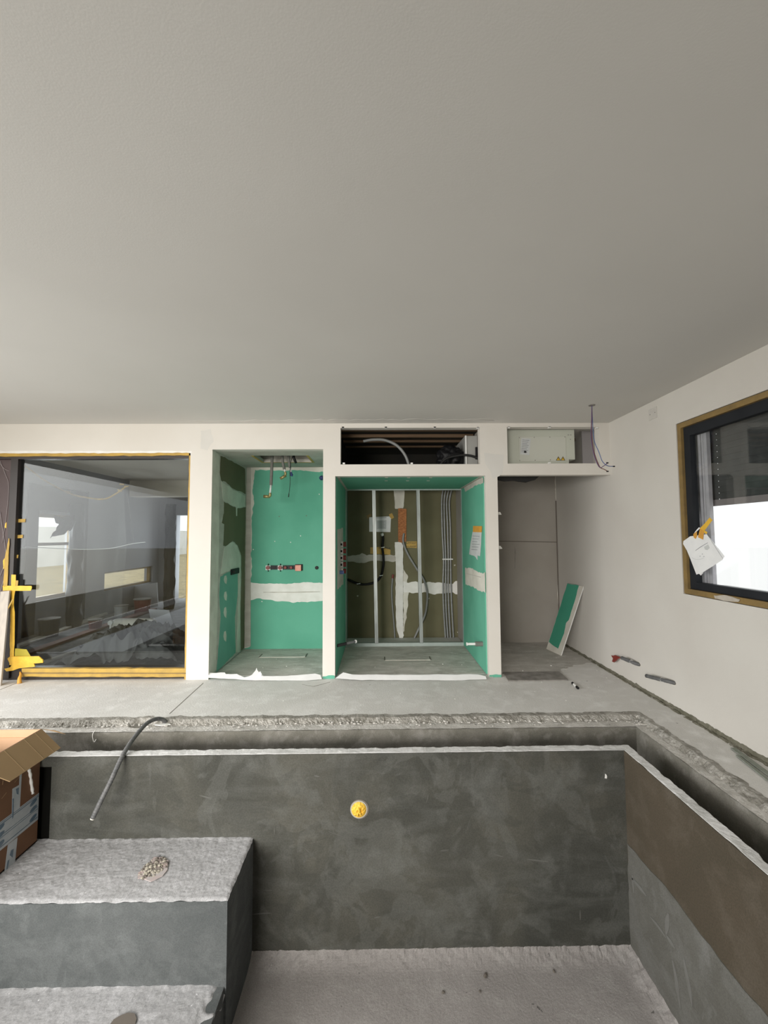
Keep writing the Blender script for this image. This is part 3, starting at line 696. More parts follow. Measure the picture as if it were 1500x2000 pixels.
def flat(name, pts, Y, mt, par, th=.003, amp=.003, step=.03, bow=0):
    P = [W(x, y, Y) for x, y in pts]
    if amp: P = jag(P, step, amp, len(pts))
    b = MB(); b.prism(P, (0, th, 0)); return b.build(name, mt, par)
e8 = lambda L_: [(x/8, 1100+y/8) for x, y in L_]
ts = thing('yellow_tape_strips', 'yellow tape cross and wad stuck at the lower left of the big glass pane', 'tape', tuple(W(25, 1305, D+.02)))
flat('vertical_strip', e8([(178, 178), (245, 180), (238, 420), (215, 560), (232, 900), (215, 1600), (148, 1590), (160, 900), (170, 560), (172, 300)]), D+.024, M['tape_bright'], ts)
flat('cross_strip', e8([(42, 352), (490, 355), (495, 380), (480, 428), (45, 430)]), D+.020, M['tape_bright'], ts)
flat('short_strip', e8([(245, 265), (285, 270), (275, 355), (240, 355)]), D+.026, M['tape'], ts)
flat('wad', e8([(115, 1490), (150, 1460), (600, 1455), (665, 1510), (670, 1555), (400, 1570), (150, 1560)]), D+.012, M['tape_bright'], ts, th=.012)
flat('wad', e8([(200, 1565), (525, 1565), (545, 1615), (300, 1640), (200, 1680), (100, 1690), (65, 1650), (160, 1625)]), D+.014, M['tape_bright'], ts, th=.010)
flat('flat_strip', e8([(235, 1335), (415, 1345), (480, 1455), (230, 1455)]), D+.028, mat('olive_yellow_tape', (.40, .33, .03), .6), ts)
flat('upper_strip', [(17, 1051), (18.5, 1052), (14, 1146), (6, 1146), (9, 1090)], D+.02, M['tape'], ts)
flat('upper_strip', [(10, 1022), (13, 1020), (12, 1032), (9, 1030)], D+.02, M['tape_bright'], ts)
flat('upper_strip', [(6, 1095), (9, 1090), (8, 1110), (6, 1112)], D+.02, M['tape_bright'], ts)
flat('diagonal_strip', e8([(205, 560), (180, 620), (60, 850), (0, 1010), (0, 960), (50, 850), (150, 640), (190, 560)]), D-.03, M['tape'], ts, amp=.001)
# hanging twist of tape at the bottom
b = MB(); P = smooth_path([W(39, 1312, D-.003), W(40, 1318, D-.02), W(38, 1326, D-.05), W(38, 1335, D-.06)], 5)
b.tube(P, [.004+.018*(i/(len(P)-1))**.8 for i in range(len(P))], 8)
tag(b.build('tape_twist', M['tape_orange'], smooth=True), 'orange twist of tape hanging onto the floor below the left glass pane', 'tape')
for i, (x0, y0, x1) in enumerate(((30, 1014, 50), (31, 1045, 45), (28, 1084, 36))):
    flat('short_tape', [(x0, y0), (x1, y0-.5), (x1-1, y0+6), (x0+1, y0+6.5)], D+.066, M['tape'], ts, th=.002, amp=.001)
# white plank leaning at far left
A = [W(4, 1155, D+.005), W(21, 1153, D+.005), W(4.5, 1324, D-.12), W(-16, 1324, D-.12)]
dz = Vector((0, -.018, -.002)); A[2].z = A[3].z = 0.0
b = MB(); b.prism(A, dz)
tag(b.build('plank', mat('white_dusty_plank', (.52, .47, .41), .8, (.44, .40, .36), 9, stretch=(5, 5, 1))), 'whitish plank leaning beside the left glass pane at the photo edge', 'plank')

# ------------------------------------------------------------------ neighbouring room behind the glass
NX, NY = -5.40, 10.6
b = MB(); b.box(NX-.2, -1.9, 4.9, NY+.2, -.06, -.002); nf = struct('floor_next', b, M['next_floor'])
b = MB(); b.box(NX-.2, -1.9, 4.85, NY+.2, CEIL, CEIL+.2); b.box(NX, -1.9, 9.3, 9.6, 2.40, CEIL); struct('ceiling_next', b, M['next_ceiling'])
b = MB()
wins = ((6.85, 7.72, .50, 1.90), (8.55, 10.35, .45, .83))
b.box(NX-.2, NX, 4.6, 6.85, -.06, CEIL); b.box(NX-.2, NX, 6.85, 7.72, -.06, .50); b.box(NX-.2, NX, 6.85, 7.72, 1.90, CEIL)
b.box(NX-.2, NX, 7.72, 8.55, -.06, CEIL); b.box(NX-.2, NX, 8.55, 10.35, -.06, .45); b.box(NX-.2, NX, 8.55, 10.35, .83, CEIL); b.box(NX-.2, NX, 10.35, NY+.2, -.06, CEIL)
nl = struct('wall_next_left', b, M['next_wall'])
b = MB(); b.box(NX, -4.98, NY, NY+.2, 0, CEIL); b.box(-4.98, -4.45, NY, NY+.2, 2.05, CEIL); b.box(-4.45, -4.2, NY, NY+.2, 0, CEIL); b.box(-4.2, -1.7, NY, NY+.2, 0, CEIL)
struct('wall_next_far', b, M['next_wall'])
b = MB(); b.box(-2.05, -1.9, N1B+.2, NY+.2, 0, CEIL); struct('wall_next_right', b, M['next_wall'])
b = MB()
for (y0, y1, z0, z1), t in ((wins[0], .06), (wins[1], .04)):
    b.box(NX-.12, NX-.05, y0, y0+t, z0, z1); b.box(NX-.12, NX-.05, y1-t, y1, z0, z1); b.box(NX-.12, NX-.05, y0, y1, z0, z0+t); b.box(NX-.12, NX-.05, y0, y1, z1-t, z1)
b.box(NX-.12, NX-.05, 6.85, 7.72, 1.38, 1.43)
struct('window_3', b, M['tape_brown'])
b = MB(); b.box(NX-.05, NX+.02, 7.74, 7.98, 0, 2.15); b.box(NX-.05, NX+.02, 6.62, 6.84, 0, 2.3); b.box(NX-.05, NX+.02, 6.62, 7.98, 1.95, 2.35)
struct('window_surround', b, M['dark_wood'], nl)
b = MB(); b.box(-60, NX-.2, -6, 80, -.5, -.2); b.box(-60, -1.9, NY+.2, 80, -.5, -.21); b.box(NX-.2, 60, -60, RY-.2, -.5, -.2); b.box(-60, NX-.2, -60, -6, -.5, -.2); struct('ground_outside', b, M['straw'])
b = MB(); b.box(XR+.3, 60, RY-.2, 60, -.5, -.3); gw = MB(); gw.box(-20.3, -20, 8, 50, -.3, 2.2); struct('garden_wall', gw, mat('pale_garden_wall', (.8, .8, .78), .9, (.7, .7, .68), 1))
struct('ground_right', b, mat('pale_ground', (.85, .84, .82), .9))

# pieces in the neighbouring room
def P_(x, y, Y): return U(x, y, 1, Y)
def F_(x, y): return U(x, y, 2, 0)
# dust sheet heap
A = F_(138, 1308); B = F_(368, 1308)
def heap(u, v):
    x = -3.65+u*1.55; y = 4.86+v*1.15
    e = min(1, 4*min(u, 1-u, v*1.6+.1, 1-v))
    h = .36*max(0, e)**.6*(.55+.5*math.sin(u*3.0+.4))
    rd = 1-abs(nz((x+.3*nz((x, y, 1), 3), y, 0), 3.2))*2.2
    rd2 = 1-abs(nz((x, y+.2*nz((x, y, 4), 5), 5), 7))*2
    rd3 = 1-abs(nz((x+.1*nz((x, y, 4), 6), y, 15), 12))*2
    z = h*(.58+.34*rd+.20*rd2+.10*rd3)+.010*nz((x, y, 0), 22)
    return (x+.05*nz((x, y, 8), 4), y+.05*nz((x, y, 2), 4), max(.001, z*(1 if e > 0 else 0)))
b = MB(); b.grid(heap, 200, 150); tag(b.build('dust_sheet', M['tarp'], smooth=True), 'crumpled dark grey dust sheet heaped on the floor behind the left glass', 'sheet')
def teal(u, v):
    x = -3.50+u*.80; y = 4.83+v*.13
    return (x, y, .004+.09*math.sin(PI*v)*(.5+nz((x*2, y, 0), 6))*math.sin(PI*u)**.5+.01*nz((x, y, 0), 40))
b = MB(); b.grid(teal, 60, 14); tag(b.build('plastic_wrap', M['teal_film'], smooth=True), 'crinkled teal plastic wrap at the foot of the grey dust sheet', 'plastic')
# rounded white heater/bolster on legs
c = P_(262, 1222, 6.4)
hb = thing('radiator', 'white rounded slim radiator unit standing behind the dust sheet', 'radiator', (c.x, 6.4, 0))
b = MB(); b.box(c.x-.32, c.x+.30, 6.34, 6.50, c.z-.14, c.z+.10); b.build('body', mat('cream_enamel', (.62, .60, .55), .35), hb, bevel=.06, bseg=5)
for s in (-.30, .20):
    b = MB(); b.tube([(c.x+s, 6.33, 0), (c.x+s, 6.33, c.z+.05)], .014, 8); b.tube([(c.x+s, 6.31, c.z+.06), (c.x+s, 6.35, c.z+.06)], .035, 10); b.build('leg', M['white_plastic'], hb)
# leaning white panels
for (pts, Y, lb) in ((((210, 1154), (306, 1138), (309, 1192), (216, 1192)), 9.6, 'large pale panel leaning below the low window in the next room'), (((290, 1190), (330, 1192), (345, 1240), (300, 1236)), 7.6, 'small pale board lying beside the radiator in the next room')):
    b = MB(); b.prism([P_(x, y, Y) for x, y in pts], (0, .03, 0)); tag(b.build('white_panel', mat('pale_board', (.62, .63, .66), .7)), lb, 'panel')
for i, (x0, y0, x1, y1, wd, mt, lb) in enumerate(((30, 1262, 205, 1197, .05, 'filler', 'long pale batten lying slantwise on the next room floor'), (30, 1282, 300, 1188, .07, 'rust', 'reddish timber plank lying beside the pale batten in the next room'), (150, 1205, 290, 1165, .06, 'dustgrey', 'dark timber lying under the leaning pale panel'), (60, 1300, 150, 1270, .03, 'filler_grey', 'thin grey batten nearest the glass in the next room'))):
    A = U(x0, y0, 2, .03); B = U(x1, y1, 2, .03)
    dr = (B-A).normalized(); sd_ = dr.cross(Vector((0, 0, 1)))
    b = MB(); b.obox((A+B)/2-Vector((0, 0, .012)), (B-A)/2, sd_*wd, (0, 0, .016)); tag(b.build('timber_plank', M[mt]), lb, 'plank', 'planks on the next room floor')
for i, (x, y, r, h, mt, lb) in enumerate(((186, 1222, .10, .16, 'red', 'dark red tub among the planks in the next room'), (278, 1188, .16, .26, 'red', 'larger red tub in front of the leaning pale panel'), (95, 1235, .14, .26, 'black_matte', 'black bucket standing in the shadow near the left window'), (236, 1196, .12, .20, 'paper_dull', 'pale tub between the two red tubs'))):
    c = F_(x, y+8); t = thing('bucket', lb, 'bucket', (c.x, c.y, 0), 'buckets in the next room')
    b = MB(); b.tube([(c.x, c.y, 0), (c.x, c.y, h*.9), (c.x, c.y, h)], [r*.85, r*.98, r], 20); b.build('tub', M[mt], t)
    b = MB(); b.tube([(c.x, c.y, h), (c.x, c.y, h+.015)], r*1.05, 20); b.build('lid', M['dustgrey'], t)
# red sack at the right edge
c = F_(360, 1285); b = MB()
def sack(u, v):
    a = u*2*PI; e = math.sin(PI*min(1, v*.98+.02)); rr = .16*e**.7*(1+.15*nz((math.cos(a), math.sin(a), v), 2.5))
    return (-2.32+rr*math.cos(a)*.9, 6.15+rr*math.sin(a), .38*v)
b.grid(sack, 30, 16); tag(b.build('sack', M['red'], smooth=True), 'dark red sack at the right edge behind the glass', 'sack')
# dark insulated pipes
for (x, y0, y1, Y, r, lb) in ((152, 985, 1190, 7.42, .11, 'black lumpy wrapped riser pipe by the tall next room window'), (334, 985, 1165, 9.2, .10, 'black lumpy wrapped riser pipe beside the far bright window')):
    A = P_(x, y0, Y); b = MB()
    def wrap(u, v, A=A, r=r):
        a = u*2*PI; z = v*(A.z); rr = r*(1+.3*nz((math.cos(a), math.sin(a), z*2), 2.2)+.1*nz((math.cos(a), math.sin(a), z), 9))
        return (A.x+rr*math.cos(a), Y+rr*math.sin(a), z)
    b.grid(wrap, 28, 60); tag(b.build('wrapped_pipe', M['black'], smooth=True), lb, 'pipe')
# hanging cloth in front of the tall window
c = P_(128, 1030, 5.95)
def cloth(u, v):
    x = c.x-.17+u*.28+.04*math.sin(v*4); z = c.z+.15-v*.30*(1-.35*u); return (x+.03*nz((u, v, 0), 4), 5.95+.03*math.sin(u*9+v*3), z+.05*nz((u, v, 2), 3))
b = MB(); b.grid(cloth, 24, 24); b2 = b.build('hanging_rag', M['tarp'], smooth=True); sm = b2.modifiers.new('s', 'SOLIDIFY'); sm.thickness = .006
tag(b2, 'dark rag hanging from the plastic film in front of the tall window', 'rag')
# white cord across
b = MB(); b.tube(smooth_path([P_(x, y, 5.6) for x, y in ((-40, 1067), (0, 1068), (60, 1069), (110, 1071), (160, 1073), (215, 1071), (258, 1062), (284, 1059))], 6), .0045, 6)
tag(b.build('cord', M['string']), 'white cord strung across the next room behind the glass', 'cord')
# plastic film with its taped upper edge
top = [(34, 898), (60, 918), (90, 940), (130, 961), (155, 969), (200, 975), (225, 965), (246, 950), (252, 990), (262, 1062)]
fl = thing('plastic_curtain', 'clear plastic film hanging from a sagging taped edge in the next room', 'curtain', tuple(P_(150, 1200, 5.9)))
tpth = smooth_path([P_(x, y, 5.9) for x, y in top[:8]], 6)
b = MB()
def film(u, v):
    i = u*(len(tpth)-1); a = min(int(i), len(tpth)-2); p = tpth[a].lerp(tpth[a+1], i-a)
    return (p.x+.02*math.sin(v*9+u*4), p.y+.05*math.sin(u*26+v*2)*v, p.z*(1-v)+.25*v)
b.grid(film, 60, 16); b.build('film', M['film'], fl, smooth=True)
b = MB(); b.tube(tpth, .011, 6); b.build('tape_edge', M['tape'], fl)
b = MB(); b.tube(smooth_path([P_(x, y, 5.9) for x, y in top[7:]], 6), .007, 5); b.build('film_fold', M['film'], fl)
for x, y in ((133, 960), (152, 969), (196, 975), (234, 958), (247, 950), (238, 946)):
    c = P_(x, y, 5.88); b = MB(); b.obox(c, (.03, 0, random.uniform(-.012, .012)), (0, .002, 0), (0, 0, .010)); b.build('tape_tab', M['tape'], fl)

# ------------------------------------------------------------------ shower niche fittings
z5 = lambda x, y, Y: U(480+x/7.143, 860+y/7.143, 1, Y)
YP = (hy0+hy1)/2+.05
def pipe_drop(label, sleeve, bare, elbow, tip, r, capm):
    top_ = z5(sleeve[0][0], sleeve[0][1], YP); top_.z = N1T+.12
    t = thing('water_pipe', label, 'pipe', tuple(z5(*bare[-1], YP)))
    b = MB(); b.tube([top_]+[z5(x, y, YP) for x, y in sleeve[1:]], r*1.35, 12); b.build('sleeve', M['foam'], t, smooth=True)
    b = MB(); b.tube([z5(*sleeve[-1], YP)]+[z5(x, y, YP) for x, y in bare], r*.85, 12); b.build('pipe', mat('white_plastic_pipe', (.70, .71, .70), .4), t, smooth=True)
    b = MB(); b.tube(smooth_path([z5(x, y, YP) for x, y in elbow], 4), r*1.15, 12); b.build('elbow', capm, t, smooth=True)
    b = MB(); b.tube([z5(x, y, YP+.001) for x, y in tip], r*1.35, 12); b.build('end_cap', capm, t, smooth=True)
pipe_drop('longest water pipe hanging from the shower niche ceiling, with brass elbow', [(370, 228), (362, 400), (352, 625)], [(338, 745)], [(338, 735), (338, 775), (310, 785)], [(335, 785), (250, 782)], .014, M['brass'])
pipe_drop('short slanting water pipe with brass elbow, middle of the niche ceiling hatch', [(500, 228), (518, 320), (540, 405)], [(548, 445)], [(548, 440), (556, 470), (545, 490)], [(560, 490), (482, 535)], .013, M['brass'])
pipe_drop('short water pipe with blue cap hanging beside the black wire', [(592, 228), (605, 310), (618, 385)], [(632, 450)], [(630, 445), (636, 470)], [(625, 480), (655, 488)], .012, M['blue'])
b = MB(); b.tube(smooth_path([z5(x, y, YP-.02) for x, y in ((650, 228), (625, 330), (615, 460), (620, 560), (612, 680), (598, 780))], 6), .0035, 6)
o = b; t = thing('electric_wire', 'thin black wire dangling from the shower niche ceiling hatch', 'wire', tuple(z5(598, 790, YP)))
b.build('wire', M['black_matte'], t); b = MB(); b.tube([z5(603, 745, YP-.02), z5(597, 792, YP-.02)], .006, 6); b.build('wire_end', M['black_matte'], t)
b = MB(); A = z5(665, 235, YP-.03); A.z = N1T+.06; b.tube([A, z5(672, 245, YP-.03), z5(702, 318, YP-.03)], .016, 10); tag(b.build('black_pipe_stub', M['black'], smooth=True), 'short thick black pipe stub poking from the ceiling hatch', 'pipe')

# row of mounting boxes on green back wall
YW = N1B-.001
def zb(x, y, d=0.0): return U(480+x/7.143, 860+y/7.143, 1, YW-d)
bt = thing('mixer_valve_block', 'red and black row of valve connections with salmon cover on the green wall', 'valve', tuple(zb(530, 1810)))
def pbox(par, nm, x0, x1, y0, y1, d0, d1, mt, bev=.002):
    A = zb(x0, y0); B = zb(x1, y1); b = MB(); b.box(A.x, B.x, YW-d1, YW-d0, B.z, A.z); return b.build(nm, mt, par, bevel=bev)
pbox(bt, 'rail', 330, 795, 1745, 1800, 0, .02, M['black'])
pbox(bt, 'salmon_cover', 697, 780, 1737, 1820, .01, .05, M['pink'], .006)
pbox(bt, 'cover_back', 690, 796, 1728, 1815, 0, .012, M['black'])
for x in (308, 478):
    pbox(bt, 'bracket', x-25, x+42, 1745, 1808, .018, .026, M['white_plastic'])
    b = MB(); b.tube([zb(x, 1778, .02), zb(x-2, 1778, .075)], [.028, .024], 18); v_ = b.build('valve_cap', M['red'], bt, smooth=False)
    for yy in (1722, 1830):
        b = MB(); b.tube([zb(x+4, (1745 if yy < 1778 else 1808), .015), zb(x+6, yy, .015)], .006, 6); b.build('screw', M['black'], bt)
for x in (550, 632):
    b = MB(); b.tube([zb(x, 1776, .015), zb(x, 1776, .05)], [.022, .018], 16); b.build('red_cap', M['red'], bt)
b = MB(); b.tube([zb(395, 1775, .015), zb(395, 1775, .035)], .018, 14); b.build('black_cap', M['black_matte'], bt)
sk = thing('wall_socket_hole', 'round black pipe sleeve right of the valve row on green wall', 'socket', tuple(zb(990, 1800)))
b = MB(); b.tube([zb(990, 1778, 0), zb(990, 1778, .012)], .024, 20); b.build('ring', M['black'], sk)
b = MB(); b.tube([zb(990, 1778, .012), zb(990, 1778, .016)], .013, 16); b.build('hole', M['black_matte'], sk)
b = MB(); b.tube([zb(1062, 525, 0), zb(1055, 525, .03), zb(1050, 528, .05)], [.034, .030, .018], 18); tag(b.build('wall_plug', M['blue'], smooth=True), 'dark blue round plug at the upper right of the shower niche', 'plug')
# black outlet on the left niche wall
A = U(380+250/3.57, 800+1112/3.57, 0, N1L); B = U(380+303/3.57, 800+1140/3.57, 0, N1L)
ob = thing('wall_bracket', 'small black bracket on the left side wall of the shower niche', 'bracket', (N1L, (A.y+B.y)/2, B.z))
b = MB(); b.box(N1L, N1L+.018, A.y, B.y, B.z, A.z-.004); b.build('plate', M['black'], ob, bevel=.003)
b = MB(); b.tube([(N1L+.015, A.y+.03, (A.z+B.z)/2), (N1L+.05, A.y+.03, (A.z+B.z)/2)], .012, 10); b.build('stub', M['black_matte'], ob)
# flush drain covers
def drain(pts, lb):
    A, B, c, d = [U(x, y, 2, .0) for x, y in pts]; x0 = (A.x+d.x)/2; x1 = (B.x+c.x)/2; y0 = A.y; y1 = c.y
    t = thing('floor_access_cover', lb, 'cover', ((x0+x1)/2, (y0+y1)/2, .003), 'floor covers in the niches')
    b = MB(); b.box(x0+.004, x1-.004, y0+.004, y1, .003, .006); b.build('plate', M['screed_niche'], t)
    b = MB(); b.box(x0, x1, y0-.003, y0+.002, .003, .0075); b.build('front_lip', M['filler'], t)
    for xa in (x1-.002, x0-.010):
        b = MB(); b.box(xa, xa+.012, y0, y1, .003, .007); b.build('side_gap', M['rubble_dark'], t)
drain(((507, 1284.5), (595, 1284.5), (600, 1277.5), (513, 1278)), 'flush rectangular floor cover in the shower niche')
drain(((752, 1290.5), (841, 1290.5), (838, 1283), (752, 1284)), 'flush rectangular floor cover below the steel stud frame')

# masking film strips at the niche thresholds
for (pts, lb) in (([(404, 1325), (405, 1319), (446, 1318), (447, 1320), (468, 1320), (480, 1325), (492, 1323), (505, 1316), (509, 1311), (511, 1317), (516, 1320), (517, 1323), (560, 1323), (590, 1321), (618, 1319), (628, 1321), (629, 1327), (600, 1329), (500, 1329)], 'torn white masking film strip along the shower niche threshold'),
                  ([(655, 1326), (672, 1318), (690, 1321), (800, 1321), (930, 1320), (946, 1323), (950, 1327), (900, 1328.5), (700, 1328.5)], 'torn white masking film strip along the threshold of the studded niche')):
    P = []
    for x, y in pts:
        p = U(x, y, 2, .004); P.append(p)
    yf = min(p.y for p in P); P = jag(P, .04, .006)
    for p in P: p.y = yf+(p.y-yf)*.45; p.z = .004+max(0, p.y-yf)*.62
    b = MB(); b.prism(P, (0, 0, .002)); t = tag(b.build('masking_film', M['film_white']), lb, 'film', 'masking film at the thresholds')
b = MB(); A = U(492, 1327, 2, .005); 
P = [U(486, 1328, 1, A.y), U(500, 1322, 1, A.y), U(508, 1311, 1, A.y), U(511, 1316, 1, A.y), U(510, 1327, 1, A.y)]
b.prism(P, (0, .003, 0)); b.build('curled_edge', M['film_white'], bpy.data.objects['masking_film'])

# ------------------------------------------------------------------ stud frame of the utility niche
k3 = lambda x, y, Y: U(630+x/4.167, 900+y/4.167, 1, Y)
sf = thing('stud_frame', 'galvanised steel stud frame standing in the rear of the green niche', 'frame', (.35, N2F, 0))
zt = k3(600, 212, N2F).z; zt2 = k3(600, 240, N2F).z; zb1 = k3(600, 1485, N2F).z
b = MB(); b.box(N2L+.012, XW, N2F, N2F+.05, zt2, N2T); b.build('top_track', M['steel_dull'], sf)
b = MB(); b.box(N2L+.012, XW, N2F, N2F+.05, 0, zb1+.004); b.build('bottom_track', M['steel_dull'], sf)
def cstud(x0, x1, face=M['steel'], lean=0):
    b = MB(); zz = (zb1, zt2); t = .002; w_ = x1-x0
    def pl(xa, xb, ya, yb): b.prism([(xa+lean, ya, zz[0]), (xb+lean, ya, zz[0]), (xb+lean, yb, zz[0]), (xa+lean, yb, zz[0])], (-lean*1.0, 0, zz[1]-zz[0]))
    pl(x0, x0+w_*.42, N2F, N2F+t); pl(x0+w_*.42, x0+w_*.58, N2F+.006, N2F+.008); pl(x0+w_*.58, x1, N2F, N2F+t)
    pl(x0, x0+t, N2F, N2F+.05); pl(x1-t, x1, N2F, N2F+.05)
    return b.build('stud', face, sf)
X = lambda x, y: k3(x, y, N2F).x
cstud(X(168, 800), X(196, 800), M['steel_dull'])
cstud(X(402, 240), X(431, 240), lean=X(425, 1480)-X(402, 240)); cstud(X(762, 240), X(791, 240), lean=X(790, 1480)-X(762, 240))
cstud(X(1135, 800), X(1168, 800), M['steel_dull'])

YO = N2B-.004
def fb(pts, mt, nm, par, d=0, th=.0015, amp=0):
    P = [k3(x, y, YO-d) for x, y in pts]
    if amp: P = jag(P, .02, amp)
    b = MB(); b.prism(P, (0, -th, 0)); return b.build(nm, mt, par)
# pinned drawing
pt = thing('drawing_sheet', 'white printed drawing taped to the olive wall behind the studs', 'paper', tuple(k3(467, 580, YO)))
fb([(380, 460), (550, 452), (556, 470), (552, 580), (380, 577)], M['paper'], 'sheet', pt, 0)
fb([(440, 485), (520, 483), (518, 555), (442, 556)], M['paper_dull'], 'drawing', pt, .002, .0008)
fb([(435, 462), (520, 460), (520, 464), (435, 466)], M['ink'], 'heading', pt, .002, .0008)
for i in range(5): fb([(450, 495+i*12), (505-5*(i % 2), 494+i*12), (505-5*(i % 2), 497+i*12), (450, 498+i*12)], M['ink'], 'text_line', pt, .003, .0006)
fb([(540, 435), (565, 425), (582, 462), (560, 475), (545, 455)], M['tape'], 'tape', pt, .002, .001)
fb([(358, 445), (390, 430), (398, 445), (365, 475)], M['tape_brown'], 'tape', pt, .002, .001)
# chipboard strip
b = MB(); b.prism([k3(x, y, YO) for x, y in ((615, 388), (683, 392), (680, 655), (650, 668), (615, 660))], (0, -.014, 0)); tag(b.build('chipboard_strip', M['osb']), 'orange chipboard strip fixed upright between the studs', 'board')
# marked tape labels
import itertools
def lbl(pts, marks, lb):
    t = thing('tape_label', lb, 'label', tuple(k3(*pts[3], YO)))
    fb(pts, M['tape'], 'tape', t, .001, .001, .002)
    for (x, y, w_, h_) in marks: fb([(x, y), (x+w_, y), (x+w_, y+h_), (x, y+h_)], M['ink_black'], 'handwriting', t, .003, .0008)
def glyphs(x, y, n, h, w=9, g=5): # short handwritten letter strokes
    out = []; random.seed(int(x+y))
    for i in range(n):
        xx = x+i*(w+g)
        out += [(xx, y, 2.5, h), (xx, y+random.choice((0, h/2, h-2.5)), w, 2.5)]
        if random.random() < .6: out.append((xx+w-2.5, y+random.choice((0, h*.4)), 2.5, h*.6))
    return out
lbl([(388, 705), (480, 700), (552, 725), (553, 765), (388, 755)], glyphs(458, 706, 7, 11), 'yellow tape with black handwriting crossed by the black cable')
lbl([(682, 658), (768, 656), (768, 710), (682, 706)], glyphs(684, 664, 6, 11)+glyphs(684, 692, 6, 11), 'yellow tape with two handwritten lines right of the chipboard strip')
# black cable
cb = thing('black_cable', 'black cable curving across the olive wall and clipped beside the drawing', 'cable', tuple(k3(440, 980, YO-.02)))
b = MB(); b.tube(smooth_path([k3(x, y, YO-.025) for x, y in ((490, 600), (492, 640), (487, 705), (495, 780), (495, 850), (475, 935), (430, 985), (360, 1005), (290, 1000), (200, 965))], 8), .017, 10); b.build('cable', M['black'], cb, smooth=True)
b = MB(); b.tube([k3(490, 610, YO-.025), k3(482, 590, YO-.03)], [.020, .026], 10); b.build('white_end', M['white_plastic'], cb)
for x, y in ((490, 705), (477, 933), (293, 1000)):
    b = MB(); c = k3(x, y, YO-.025); b.obox(c, (.026, 0, .004), (0, .022, 0), (0, 0, .006)); b.build('clip', M['white_plastic'], cb)
# conduits
def conduit(pts, r, mt, lb, nm='conduit', Y=.03, grp=None, rib=.05):
    b = MB(); b.tube(smooth_path([k3(x, y, YO-Y) for x, y in pts], 14), r, 9, rib=rib, ribp=.009); return tag(b.build(nm, mt, smooth=True), lb, 'conduit', grp)
conduit([(662, 590), (655, 640), (665, 690), (700, 770), (770, 885), (822, 965), (848, 1050), (852, 1130), (835, 1250), (790, 1350), (735, 1470)], .0155, M['hose_grey'], 'grey conduit arching from the chipboard strip behind the stud', Y=.035)
rd = bpy.data.objects.get('conduit')
t = thing('thin_conduit', 'thin grey conduit with a red end beside the white filler column', 'conduit', tuple(k3(590, 1470, YO)))
b = MB(); b.tube(smooth_path([k3(x, y, YO-.02) for x, y in ((570, 950), (563, 1050), (566, 1150), (578, 1290), (586, 1400), (590, 1480))], 14), .012, 9, rib=.05, ribp=.009); b.build('tube', M['hose_grey'], t, smooth=True)
b = MB(); b.tube([k3(570, 955, YO-.02), k3(574, 925, YO-.025)], .016, 10); b.build('red_end', M['red'], t)
steel4 = mat('shiny_grey_conduit', (.24, .25, .25), .3, (.30, .31, .31), 30)
for i, xs in enumerate((((980, 240), (970, 330), (973, 550), (985, 800), (980, 1000), (985, 1200), (1002, 1470)),
                        ((1003, 240), (990, 330), (993, 550), (1002, 800), (1002, 1000), (1005, 1200), (1022, 1470)),
                        ((1027, 240), (1010, 340), (1018, 550), (1023, 800), (1022, 1000), (1028, 1200), (1043, 1470)),
                        ((1050, 240), (1032, 340), (1040, 550), (1042, 800), (1045, 1000), (1052, 1200), (1068, 1470)))):
    conduit(xs, .0125, steel4, ['leftmost', 'second from left', 'third from left', 'rightmost'][i]+' of the four grey conduits running up the olive wall', Y=.03, grp='upright conduits tied together')
b = MB(); A = k3(975, 797, YO-.045); B = k3(1062, 803, YO-.045); b.box(A.x, B.x, A.y-.004, A.y+.004, B.z-.004, A.z); tag(b.build('cable_tie', M['white_plastic']), 'pale cable tie around the four upright conduits', 'tie')
# taped note on right board
s3 = lambda x, y: U(630+x/4.167, 900+y/4.167, 0, XW-.003)
nt_ = thing('taped_note', 'torn handwritten sheet hung with orange tape on the right green board', 'paper', tuple(s3(1240, 800)))
def sp_(pts, mt, nm, X=.003, th=-.0015, amp=0):
    P = [U(630+x/4.167, 900+y/4.167, 0, XW-X) for x, y in pts]
    if amp: P = jag(P, .015, amp)
    b = MB(); b.prism(P, (th, 0, 0)); return b.build(nm, mt, nt_)
sp_([(1222, 575), (1295, 578), (1290, 680), (1282, 778), (1262, 770), (1262, 808), (1240, 775), (1193, 762), (1205, 670)], M['paper_dull'], 'sheet', amp=.003)
sp_([(1226, 530), (1298, 532), (1295, 582), (1224, 580)], M['tape_orange'], 'tape', .005)
for i in range(6):
    y = 610+i*22; sp_([(1222-i*2, y), (1278-(i % 3)*9, y+3), (1278-(i % 3)*9, y+7), (1222-i*2, y+4)], M['ink'], 'handwriting', .005, -.0008)
